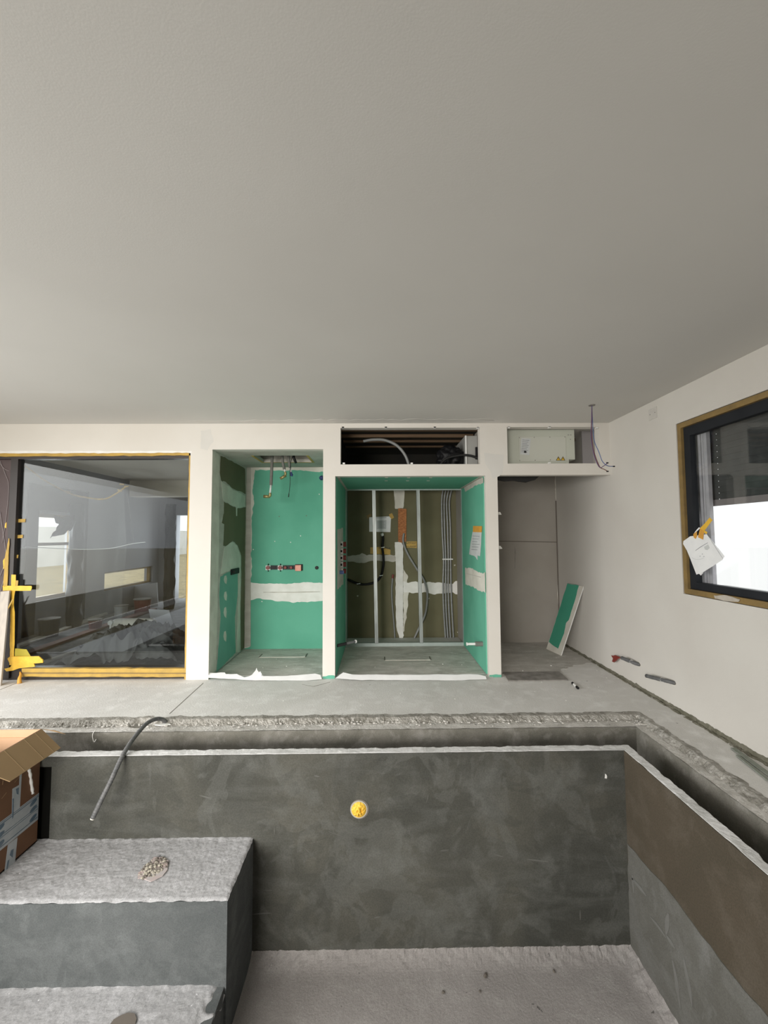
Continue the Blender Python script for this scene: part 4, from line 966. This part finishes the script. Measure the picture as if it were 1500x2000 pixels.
# pipe stubs low on the side boards
for side, x0, pA, pB, lb in ((XW, 1, (1303, 1490), (1200, 1492), 'capped pipe stub low on the right green board'), (N2L+.012, -1, (118, 1505), (225, 1487), 'slim pipe stub low on the left side of the studded niche')):
    A = U(630+pA[0]/4.167, 900+pA[1]/4.167, 0, side); B = U(630+pB[0]/4.167, 900+pB[1]/4.167, 1, A.y)
    B = A+Vector((-.17*x0, .0, .0)) if x0 > 0 else A+Vector((.19, .12, .015))
    t = thing('pipe_stub', lb, 'pipe', tuple(A), 'pipe stubs in the studded niche')
    b = MB(); b.tube([A, A.lerp(B, .5)], .026 if x0 > 0 else .017, 12); b.build('sleeve', M['black_matte'] if x0 < 0 else M['foam'], t)
    b = MB(); b.tube([A.lerp(B, .3), B], .014, 12); b.build('pipe', M['white_plastic'] if x0 > 0 else M['hose'], t)
    b = MB(); b.tube([B, B+(B-A).normalized()*.012], .019, 10); b.build('end_cap', M['white_plastic'], t)
# stacked wall boxes on left board
SX = N2L+.012
for i in range(5):
    c = U(630+158/4.167, 900+(678+i*53)/4.167, 0, SX)
    c.y = U(630+150/4.167, 900+780/4.167, 0, SX).y
    t = thing('wall_outlet_box', ['topmost', 'second from top', 'middle', 'fourth from top', 'lowest'][i]+' of five red and white connection boxes on left board', 'connection box', (SX, c.y, c.z-.03), 'connection boxes in the studded niche')
    b = MB(); b.box(SX, SX+.028, c.y-.05, c.y+.05, c.z-.036, c.z+.036); b.build('box', M['white_plastic'], t, bevel=.003)
    b = MB(); b.tube([(SX+.02, c.y-.005, c.z), (SX+.062, c.y-.005, c.z)], .030, 14); b.build('red_cap', M['red'], t)
    b = MB(); b.box(SX, SX+.02, c.y-.09, c.y-.052, c.z-.012, c.z+.012); b.build('side_clip', M['black'], t)
c = U(630+138/4.167, 900+908/4.167, 0, SX); b = MB(); b.tube([(SX, c.y, c.z), (SX+.05, c.y, c.z)], .022, 12); tag(b.build('blue_plug', M['blue_pale'], smooth=False), 'blue plug just under the five red and white connection boxes', 'plug')

# ------------------------------------------------------------------ opening A (plenum)
o4 = lambda x, y, Y: U(640+x/2.586, 800+y/2.586, 1, Y)
for i, (y, Yd) in enumerate(((97, 4.86), (131, 5.12), (156, 5.42), (182, 5.78))):
    z = o4(400, y, Yd).z; b = MB(); b.box(-.45, 1.15, Yd-.012, Yd+.05, z-.022, z+.016)
    tag(b.build('ceiling_batten', M['wood']), ['front', 'second', 'third', 'rearmost'][i]+' wooden ceiling batten seen through the dark bulkhead opening', 'batten', 'ceiling battens in the bulkhead')
b = MB(); b.tube(smooth_path([o4(x, y, 4.98) for x, y in ((180, 160), (230, 152), (290, 155), (350, 182), (392, 232), (412, 290), (418, 330))], 8), .017, 10); tag(b.build('grey_hose', M['hose_grey'], smooth=True), 'grey hose arching inside the dark bulkhead opening', 'hose')
bx = thing('ventilation_box', 'grey sheet metal box at the right end of the dark bulkhead opening', 'box', tuple(o4(735, 272, 4.92)))
A = o4(693, 132, 4.90); B = o4(775, 300, 4.90); b = MB(); b.box(A.x, 1.15, 4.90, 5.5, B.z, A.z); b.build('body', M['metal_box'], bx, bevel=.004)
A = o4(693, 132, 4.895); B = o4(703, 290, 4.895); b = MB(); b.box(A.x, B.x, 4.885, 4.90, B.z, A.z); b.build('flange', M['plaster_core'], bx)
A = o4(745, 190, 4.89); B = o4(760, 252, 4.89); b = MB(); b.box(A.x, B.x, 4.87, 4.90, B.z, A.z); b.build('black_connector', M['black'], bx, bevel=.004)
c = o4(622, 232, 5.0)
def bag(u, v):
    a = u*2*PI; ph = v*PI; r = .155*(1+.30*nz((math.cos(a)*math.sin(ph), math.sin(a)*math.sin(ph), math.cos(ph)), 2.6)+.14*nz((math.cos(a)*math.sin(ph), math.sin(a)*math.sin(ph), math.cos(ph)), 7))
    return (c.x+r*1.0*math.sin(ph)*math.cos(a), 5.02+r*.7*math.sin(ph)*math.sin(a), c.z-.03+r*.95*math.cos(ph))
b = MB(); b.grid(bag, 48, 30); tag(b.build('black_bag', M['black'], smooth=True), 'crumpled black plastic bag beside the sheet metal box', 'bag')
b = MB(); b.tube(smooth_path([o4(x, y, 4.84) for x, y in ((570, 275), (600, 248), (650, 234), (700, 230), (745, 240), (775, 258))], 8), .014, 8); tag(b.build('black_hose', M['black_matte'], smooth=True), 'black hose bowed in front of the crumpled black bag', 'hose')

# ------------------------------------------------------------------ opening B: ventilation unit
YU = 4.80
u4 = lambda x, y, d=0: U(640+x/2.586, 800+y/2.586, 1, YU-d)
vu = thing('ventilation_unit', 'pale ventilation unit with warning stickers filling the right bulkhead opening', 'ventilation unit', tuple(u4(1080, 275)))
A = u4(900, 60); B = u4(1250, 252); nb_ = u4(1220, 300)
b = MB(); pts = [(A.x-.1, YU, B.z-.09), (nb_.x, YU, B.z-.09), (nb_.x, YU, B.z), (B.x, YU, B.z), (B.x, YU, CEIL-.03), (A.x-.1, YU, CEIL-.03)]
b.prism(pts, (0, .55, 0)); b.build('casing', M['unit'], vu, bevel=.003)
A = u4(965, 136); B = u4(1205, 262)
b = MB(); b.box(A.x, B.x, YU-.004, YU+.01, B.z, A.z); pn = b.build('service_panel', M['unit_panel'], vu, bevel=.002)
for x, y in ((968, 142), (1043, 140), (1122, 139), (1198, 138), (970, 257), (1048, 256), (1124, 254), (1215, 128), (1228, 128), (1226, 150)):
    b = MB(); p = u4(x, y, .004); b.tube([p, p+Vector((0, -.003, 0))], .005, 8); b.build('screw', M['dustgrey'], vu)
def ul(pts, mt, nm, par, d=.006, th=.001): b = MB(); b.prism([u4(x, y, d) for x, y in pts], (0, -th, 0)); return b.build(nm, mt, par)
lb_ = ul([(978, 143), (1026, 147), (1018, 230), (972, 226)], M['paper_dull'], 'data_label', vu)
for i in range(8):
    y = 152+i*8.5; ul([(983-i*.6, y), (1018-i*.8-(i % 3)*4, y+3), (1018-i*.8-(i % 3)*4, y+5.5), (983-i*.6, y+2.5)], M['ink'], 'label_line', vu, .0075, .0005)
ul([(992, 208), (1004, 209), (1003, 219), (991, 218)], M['ink_black'], 'label_mark', vu, .0078, .0005)
for x in (1165, 1188):
    ul([(x, 236), (x+12, 257), (x-12, 257)], M['ink_black'], 'warning_triangle', vu)
    ul([(x, 241), (x+8, 255), (x-8, 255)], M['warn'], 'warning_triangle', vu, .0075, .0005)
    ul([(x-1, 244), (x+1, 244), (x+1, 253), (x-1, 253)], M['ink_black'], 'warning_mark', vu, .0085, .0004)
b = MB(); b.box(u4(1285, 200).x+.1, XR, 5.0, 5.02, 2.20, CEIL); tag(b.build('duct_panel', mat('grey_lilac_panel', (.40, .38, .39), .6)), 'grey panel beside the ventilation unit at the right of the opening', 'panel')
b = MB(); b.obox((2.20, 5.2, 2.70), (.25, .12, 0), (-.02, .04, 0), (0, 0, .02)); tag(b.build('roof_batten', M['wood']), 'single wooden batten right of the ventilation unit in the opening', 'batten')
# little lugs on the edges of both openings
b = MB()
for x, y in ((78, 92), (294, 92), (540, 92), (757, 94), (82, 273), (424, 273), (913, 92), (1118, 91), (1358, 94), (1118, 271)):
    p = U(640+x/2.586, 800+y/2.586, 1, D+.02); b.box(p.x-.012, p.x+.012, D+.0, D+.03, p.z-.008, p.z+.008)
b.build('mounting_lug', M['plaster_core'], wb)
# black membrane hanging above the alcove
mm = [U(960+x/4.347, 900+y/4.347, 1, 4.95) for x, y in ((50, 110), (425, 110), (420, 125), (370, 160), (300, 180), (230, 172), (120, 168), (52, 160))]
b = MB(); b.prism(jag(mm, .03, .006), (0, .04, .0)); tag(b.build('black_membrane', M['black_matte']), 'black membrane flap sagging under the bulkhead above the alcove', 'membrane')
for x0, y0, x1, y1 in ((55, 432, 90, 460), (57, 722, 97, 750)):
    A = U(960+x0/4.347, 900+y0/4.347, 1, D+.11); B = U(960+x1/4.347, 900+y1/4.347, 1, D+.11)
    b = MB(); b.prism(jag([Vector((AL, D+.11, B.z)), Vector((B.x, D+.13, B.z+.005)), Vector((A.x+.03, D+.13, A.z)), Vector((AL, D+.11, A.z))], .02, .004), (0, .01, 0)); b.build('filler_lump', M['filler_white'], bpy.data.objects['alcove_divider'])

# wires hanging from the ceiling
cc = U(1156, 791, 2, CEIL); Yc = cc.y
wv = thing('hanging_wires', 'loose purple, blue and brown wires dangling from the ceiling corner', 'wires', (cc.x, cc.y, 2.3))
v4 = lambda x, y: U(640+x/2.586, 800+y/2.586, 1, min(Yc, D-.06))
start = Vector((cc.x, min(Yc, D-.06), CEIL))
def wire(pts, mt, r=.0035):
    b = MB(); b.tube(smooth_path([start]+[v4(x, y) for x, y in pts], 7), r, 6); b.build('wire', mt, wv, smooth=True)
wire([(1335, 30), (1333, 110), (1342, 200), (1372, 285), (1398, 302), (1415, 312)], M['cable_red'])
wire([(1337, 40), (1345, 150), (1370, 215), (1388, 262), (1415, 284), (1448, 287)], M['cable_blue'])
wire([(1333, 40), (1331, 140), (1346, 230), (1372, 290), (1395, 284), (1416, 268)], M['cable_purple'])
for x, y in ((1415, 312), (1447, 287), (1414, 269)):
    b = MB(); p = v4(x, y); b.tube([p-Vector((.012, 0, 0)), p+Vector((.006, 0, 0))], .006, 6); b.build('wire_tip', M['black_matte'], wv)
b = MB(); b.tube([start+Vector((0, 0, .0)), start-Vector((0, 0, .006))], .03, 14); b.build('ceiling_hole', M['dustgrey'], wv)

# ------------------------------------------------------------------ loose pieces in and before the alcove
c5 = lambda x, y: (960+x/4.347, 900+y/4.347)
BR = U(*c5(588, 1655), 2, 0); BL = U(*c5(465, 1598), 2, 0)
TRp = U(*c5(780, 1066), 0, XR-.002)
ed = BL-BR; TLp = U(*c5(655, 1040), 1, (TRp+ed).y)
TLp = TRp+ed*((TLp-TRp).length/ed.length if False else 1)
oc = thing('plasterboard_offcut', 'green plasterboard offcut leaning against the right wall of the alcove', 'board', (float(BR.x+BL.x)/2, float(BR.y+BL.y)/2, 0))
nn = ed.cross(TRp-BR).normalized()
if nn.x > 0: nn = -nn
b = MB(); b.prism([BR, BL, TLp, TRp], nn*-.0) if False else None
b = MB(); b.prism([BR, BL, TLp, TRp], -nn*.0125); b.build('board', M['plaster_core'], oc)
def onb(s, t): return BR+(BL-BR)*s+(TRp-BR)*t+nn*.0006
b = MB(); b.prism([onb(0, 0), onb(1, 0), onb(1, 1), onb(0, 1)], nn*.0008); b.build('board_face', M['filler'], oc)
b = MB(); b.prism(jag([onb(.28, .075), onb(.97, .11), onb(1, 1), onb(.28, 1), onb(.22, .8), onb(.20, .5), onb(.30, .45), onb(.22, .3)], .03, .004), nn*.002); b.build('green_face', mat('shaded_green_board', (.05, .30, .20), .8, (.06, .33, .22), 3), oc)
mtp = [U(*c5(x, y), 2, .0) for x, y in ((95, 1802), (575, 1797), (650, 1868), (145, 1874))]
b = MB(); b.prism(jag(mtp, .04, .006), (0, 0, .012)); tag(b.build('floor_board', M['dustgrey']), 'dusty dark grey board lying flat at the alcove mouth', 'board')
A = U(1118, 1334, 2, .012); B = U(1129, 1344, 2, .012)
t = thing('marker_pen', 'short black and white marker lying on the floor before the alcove', 'marker', tuple(A))
b = MB(); b.tube([A.lerp(B, .2), A.lerp(B, .8)], .011, 10); b.build('barrel', M['white_plastic'], t)
for s0, s1 in ((0, .25), (.75, 1)):
    b = MB(); b.tube([A.lerp(B, s0), A.lerp(B, s1)], .0125, 10); b.build('cap', M['black'], t)

# conduit ends poking out of the right wall
for (pa, pb, r, lb, red) in (((745, 172), (645, 135), .018, 'upper conduit stub with red rag in a wall hole on the right wall', True), ((950, 280), (788, 240), .017, 'lower dark conduit stub curving from the right wall', False)):
    A = U(1000+pa[0]/3, 1240+pa[1]/3, 0, XR); B = U(1000+pb[0]/3, 1240+pb[1]/3, 0, XR-.07)
    t = thing('conduit_stub', lb, 'conduit', tuple(A), 'conduit stubs on the right wall')
    hl = [A+Vector((0, math.cos(a)*.045+.02, math.sin(a)*.028)) for a in [i*PI/6 for i in range(12)]]
    b = MB(); b.prism(jag(hl, .02, .006), (-.002, 0, 0)); b.build('hole', M['filler'], t)
    b = MB(); b.prism(jag([A+Vector((-.002, .004+math.cos(a)*.03, math.sin(a)*.018)) for a in [i*PI/6 for i in range(12)]], .02, .004), (-.0015, 0, 0)); b.build('hole_shade', M['rubble_dark'], t)
    b = MB(); b.tube(smooth_path([A+Vector((.03, -.01, -.01)), A+Vector((-.025, .01, .004)), A.lerp(B, .4)+Vector((-.02, 0, .004)), B], 6), r, 12, rib=.04, ribp=.012); b.build('conduit', M['hose'], t, smooth=True)
    b = MB(); b.tube([A.lerp(B, .25)+Vector((-.018, 0, .003)), A.lerp(B, .36)+Vector((-.02, 0, .004))], r*1.12, 12); b.build('clip', M['plaster_core'], t)
    b = MB(); b.tube([B, B+(B-A).normalized()*.006], r*.8, 12); b.build('end', M['filler'] if not red else M['white_plastic'], t)
    if red:
        R_ = [U(1000+x/3, 1240+y/3, 0, XR-.03) for x, y in ((586, 122), (600, 124), (612, 120), (640, 134), (622, 142), (612, 152), (600, 162), (592, 158), (598, 140))]
        b = MB(); b.prism(R_, (-.012, 0, .004)); b.build('red_rag', M['red'], t)

# ------------------------------------------------------------------ pool details
c = U(701, 1580, 1, PF); t = thing('wall_conduit_cap', 'round pool wall inlet stuffed with yellow tape', 'inlet', (c.x, c.y, c.z-.06))
b = MB(); b.tube([c+Vector((0, .01, 0)), c+Vector((0, -.006, 0))], .060, 28); b.build('ring', mat('pale_plastic_ring', (.42, .40, .34), .6), t)
b = MB(); b.tube([c+Vector((.004, .0, 0)), c+Vector((.004, -.007, 0))], .066, 28); b.build('recess', M['rubble_dark'], t).location = (0, .004, 0)
def wad(u, v):
    a = u*2*PI; r = .052*v; return (c.x+r*math.cos(a), c.y-.008-.022*(1-v*v)*(1+.9*nz((math.cos(a)*v, math.sin(a)*v, 0), 4))-.004*nz((r*math.cos(a), r*math.sin(a), 0), 90), c.z+r*math.sin(a))
b = MB(); b.grid(wad, 36, 10); b.build('tape_wad', M['tape_bright'], t)
p = U(1183, 1515, 1, PF); b = MB(); b.prism(jag([p+Vector((x, 0, z)) for x, z in ((-.008, -.018), (.008, -.018), (.010, 0), (.004, .012), (-.008, .014))], .01, .003), (0, -.004, 0)); b.build('plaster_chip', M['filler_white'], bpy.data.objects['pool_wall_back'])
# faint smears on the pool back wall
pb = bpy.data.objects['pool_wall_back']
smear = mat('pale_smear', (.125, .125, .115), .85, (.105, .105, .095), 14); smear_d = mat('dark_smear', (.075, .075, .066), .85, (.10, .10, .09), 14)
random.seed(11)
for i in range(14):
    x = random.uniform(-1.9, 1.65); z = random.uniform(-1.2, -.1)
    if x < -.9 and z < -.55: continue
    L_ = random.uniform(.02, .16); wd = random.uniform(.001, .006); a = random.choice((0, 0, PI/2, PI/2+.2, -.5, .4))+random.uniform(-.25, .25)
    dx, dz = math.cos(a), math.sin(a); n = 6; U_ = []; D_ = []
    for j in range(n+1):
        s = j/n-.5; w_ = wd*math.sin(PI*(j+.4)/(n+.8)); cx = x+dx*L_*s; czz = z+dz*L_*s; o_ = nz((cx, 0, czz), 9)*.004
        U_.append((cx-dz*(w_+o_), PF, czz+dx*(w_+o_))); D_.append((cx+dz*(w_-o_), PF, czz-dx*(w_-o_)))
    b = MB(); b.prism(U_+D_[::-1], (0, -.0006, 0)); SM = b
    if i == 0: SMP = MB(); SMD = MB()
    (SMP if i % 3 else SMD).add(b.v, b.f)
SMP.build('pale_streaks', smear, pb); SMD.build('dark_streaks', smear_d, pb)

# hose over the rim
hs = thing('corrugated_hose', 'dark grey corrugated conduit bending over the pool rim from the broken screed', 'hose', tuple(U(325, 1412, 2, -.03)))
hp = [(326, 1418, 3.66), (322, 1408, 3.62), (308, 1404, 3.56), (288, 1412, 3.46), (268, 1433, 3.33), (250, 1458, 3.19), (236, 1483, 3.09), (218, 1522, 3.00), (199, 1560, 2.95), (181, 1598, 2.93)]
P = smooth_path([U(x, y, 1, Y) for x, y, Y in hp], 26)
b = MB(); b.tube(P, .0150, 12, rib=.055, ribp=.008); b.build('conduit', M['hose'], hs, smooth=True)
b = MB(); b.tube([P[-2], P[-1]+(P[-1]-P[-2]).normalized()*.006], .0135, 12); b.build('cut_end', M['filler'], hs)
b = MB(); c = U(318, 1415, 2, -.02); b.prism(jag([c+Vector((x, y, 0)) for x, y in ((-.06, -.01), (.0, -.03), (.07, -.01), (.05, .01), (-.02, .0))], .02, .004), (0, 0, .006)); tag(b.build('plaster_flake', M['filler_white']), 'white plaster flake under the bend of the corrugated conduit', 'flake')
b = MB(); b.tube(smooth_path([U(x, y, 1, TB-.012) for x, y in ((186, 1427), (182, 1432), (181, 1440), (184, 1449), (188, 1444))], 6), .0035, 6); tag(b.build('wire_loop', M['filler_white'], smooth=True), 'small white wire loop hanging into the overflow trench', 'wire')

# ------------------------------------------------------------------ cardboard box
BX, BY0, BY1, BZ0 = -2.368, 2.61, 3.108, S1Z+.008
hz = U(83, 1423, 0, BX).z
bx = thing('cardboard_box', 'open brown cardboard box sealed with printed tape, standing on the upper pool step', 'box', (BX-.35, (BY0+BY1)/2, BZ0))
XL = BX-.62; t = .006
b = MB(); b.box(BX-t, BX, BY0, BY1, BZ0, hz); b.box(XL, XL+t, BY0, BY1, BZ0, hz); b.box(XL, BX, BY0, BY0+t, BZ0, hz); b.box(XL, BX, BY0, BY1, BZ0, BZ0+t); b.build('body', M['card'], bx)
b = MB(); b.box(XL+t, BX-t, BY1-t, BY1, BZ0+t, hz); b.build('rear_panel', M['card_inner'], bx)
b = MB(); b.box(XL+t, BX-t-.001, BY1-t-.012, BY1-t, BZ0+t, hz-.05); b.build('inner_liner', M['card_inner'], bx)
FB = U(118, 1461, 1, BY1)
b = MB(); A0 = Vector((BX, BY1+.004, hz)); A1 = Vector((BX, BY0, hz)); fo = Vector((FB.x-BX, 0, FB.z-hz)); A1b = U(20, 1523, 0, FB.x); 
b.prism([A0, A0+fo, Vector((A1b.x, A1b.y, FB.z)), A1], Vector((fo.z, 0, -fo.x)).normalized()*.005); b.build('flap', M['card_light'], bx)
def onf(s, t_): return A0.lerp(A1, s)+fo*t_+Vector((-fo.z, 0, fo.x)).normalized()*(.0005)
for s in (.12, .30, .60):
    b = MB(); n_ = Vector((-fo.z, 0, fo.x)).normalized(); n_ = n_ if n_.z > 0 else -n_
    o1 = A0.lerp(A1, s)+n_*.0005; o2 = A0.lerp(A1, s+.006)+n_*.0005; b.prism([o1, o2, o2+fo*.98, o1+fo*.98], n_*.0008); b.build('flap_crease', mat('card_crease', (.38, .27, .15), .8), bx)
b = MB(); b.prism([A0+Vector((-.02, 0, 0)), A0+Vector((.04, .02, -.02)), A0+Vector((.13, .05, -.06)), A0+Vector((.07, .03, -.025))], (0, .004, 0)); b.build('rear_flap_corner', M['card_light'], bx)
# tape on the side
g = lambda x, y, d=.0: U(x/6.25, 1400+y/6.25, 0, BX+d)
def side_tape(pts, mt, nm, d, th=.0008, par=bx):
    b = MB(); P = []
    for x, y in pts:
        p = g(x, y, 0); p.y = min(max(p.y, BY0), BY1); p.x = BX+d; P.append(p)
    b.prism(P, (th, 0, 0)); return b.build(nm, mt, par)
zc0 = g(480, 925).z; zc1 = g(465, 1250).z
b = MB(); b.prism([(BX, BY0, zc1), (BX, BY1, zc1), (BX, BY1, zc0), (BX, BY0, zc0)], (.0012, 0, 0)); hb_ = b.build('printed_tape', M['tape_clear'], bx)
side_tape([(150, 880), (235, 830), (232, 1150), (140, 1260)], M['tape_clear'], 'printed_tape', .0006)
side_tape([(95, 1560), (212, 1470), (180, 1790), (50, 1915)], M['tape_clear'], 'printed_tape', .0006)
side_tape([(238, 705), (265, 690), (240, 1120), (222, 1135)], M['tape_clear'], 'clear_tape', .0003)
zh = zc0-zc1
for f_, w_ in ((.10, .006), (.42, .004), (.50, .004), (.88, .006), (.95, .004)):
    z = zc1+zh*f_; b = MB(); b.box(BX+.0012, BX+.0018, BY0, BY1-.005, z, z+w_); b.build('tape_print_line', M['tape_blue'], bx)
for yy in (BY1-.045, BY1-.30, BY1-.42):
    for f_ in (.22, .55, .80):
        z = zc1+zh*f_; b = MB(); P = [(BX+.0013, yy+.030*math.cos(a), z+.014*math.sin(a)+.006*math.cos(a)) for a in [i*PI/8 for i in range(16)]]
        b.prism(jag(P, .01, .003), (.0006, 0, 0)); b.build('tape_print', M['tape_blue'], bx)
for pts in ([(190, 880), (228, 860), (222, 950), (200, 940)], [(150, 1000), (165, 995), (160, 1220), (145, 1250)], [(130, 1630), (165, 1610), (150, 1720), (115, 1690)], [(90, 1760), (110, 1740), (85, 1870), (72, 1880)]):
    side_tape(pts, M['tape_blue'], 'tape_print', .0016)
# white drip hanging at the side
b = MB(); b.tube(smooth_path([g(352, 640, .004), g(368, 700, .006), g(385, 830, .006), g(402, 935, .005)], 5), [.006+.004*abs(math.sin(i*.9)) for i in range(16)], 7); b.build('filler_drip', M['filler_white'], bx, smooth=True)
for A_, B_ in (((20, 1000), (80, 925)), ((30, 830), (45, 720)), ((180, 800), (250, 720))):
    b = MB(); b.tube([g(*A_, .001), g(*B_, .001)], .0012, 4); b.build('scratch', M['card_light'], bx)

# ------------------------------------------------------------------ rubble
def stone(b, c, r, flat_=.5):
    ico = [(0,0,1),(.89,0,.45),(.28,.85,.45),(-.72,.53,.45),(-.72,-.53,.45),(.28,-.85,.45),(.72,.53,-.45),(-.28,.85,-.45),(-.89,0,-.45),(-.28,-.85,-.45),(.72,-.53,-.45),(0,0,-1)]
    fs = [(0,1,2),(0,2,3),(0,3,4),(0,4,5),(0,5,1),(1,6,2),(2,7,3),(3,8,4),(4,9,5),(5,10,1),(6,7,2),(7,8,3),(8,9,4),(9,10,5),(10,6,1),(11,7,6),(11,8,7),(11,9,8),(11,10,9),(11,6,10)]
    a = random.uniform(0, 6.3); sx = random.uniform(.6, 1.5)
    vs = []
    for v in ico:
        x = v[0]*r*sx*random.uniform(.75, 1.2); y = v[1]*r*random.uniform(.75, 1.2)
        vs.append((c[0]+x*math.cos(a)-y*math.sin(a), c[1]+x*math.sin(a)+y*math.cos(a), c[2]+v[2]*r*flat_))
    b.add(vs, fs)
random.seed(3)
b = MB()
for i in range(900):
    if random.random() < .66: x = random.uniform(-3.2, 2.1); y = random.gauss(3.60, .028); 
    else: x = random.gauss(2.115, .02); y = random.uniform(1.6, 3.6)
    y = max(y, TB+.015); x = min(x, 2.2); r = random.choice((.003, .004, .005, .007, .011))
    stone(b, (x, y, -.024+r*.4+(.012 if y > SB-.02 else 0)), r)
tag(b.build('mortar_crumbs', M['rubble']), 'pale mortar crumbs scattered along the broken screed edge beside the trench', 'rubble', kind='stuff')
b = MB()
for i in range(120):
    x = random.uniform(-3.2, 2.5); y = random.uniform(3.75, 5.6)
    if y > 4.6 and (x < -1.8 or abs(x+.54) < .08 or abs(x-1.23) < .09): continue
    r = random.choice((.002, .003, .004, .006)); stone(b, (x, y, .003+r*.3), r, .4)
for x, y, r in ((865, 1297, .008), (902, 1298, .006), (945, 1291, .006), (560, 1301, .008), (545, 1290, .005), (993, 1314, .012), (1021, 1310, .009), (1037, 1314, .010), (1076, 1300, .010), (1058, 1332, .006)):
    p = U(x, y, 2, .005); stone(b, p, r, .5)
tag(b.build('plaster_specks', M['filler_white']), 'white plaster specks scattered over the upper screed floor', 'specks', kind='stuff')
# rubble patch on upper step
b = MB(); bb_ = MB(); b3 = MB()
c = U(300, 1692, 2, S1Z+.004)
for i in range(240):
    a = random.uniform(0, 6.3); r0 = random.random()**.5
    ex, ey = math.cos(a)*r0*32, math.sin(a)*r0*15
    p = U(300+ex*.86+ey*.5, 1697-ex*.52+ey*.86, 2, S1Z)
    r = random.choice((.004, .005, .007, .009, .012))
    stone(b if i % 3 else b3, (p.x, p.y, S1Z+.004+r*.5*(1-r0)), r, .6)
rp = tag(b.build('broken_mortar', mat('ochre_crumbs', (.50, .47, .38), .9, (.30, .27, .23), 40)), 'small heap of broken pinkish mortar in a chipped spot on the upper pool step', 'rubble', kind='stuff')
b3.build('dark_crumbs', M['rubble_dark'], rp)
b = MB(); b.prism(jag([U(x, y, 2, S1Z+.003) for x, y in ((266, 1718), (270, 1705), (290, 1690), (300, 1676), (318, 1676), (329, 1682), (326, 1700), (318, 1712), (295, 1722))], .02, .008), (0, 0, .004)); b.build('pink_base', M['rubble_pink'], rp)
# few dark pebbles on the pool floor
for x, y, r, lb in ((948, 1905, .022, 'largest dark pebble on the pool floor'), (937, 1936, .008, 'small dark pebble nearest the bottom centre of the pool floor'), (866, 1938, .012, 'dark pebble left of the largest one on the pool floor'), (1082, 1897, .014, 'dark pebble right of the largest one on the pool floor')):
    b = MB(); stone(b, U(x, y, 2, PZ+.006), r, .4); tag(b.build('pebble', M['rubble_dark']), lb, 'pebble', 'pebbles on the pool floor')
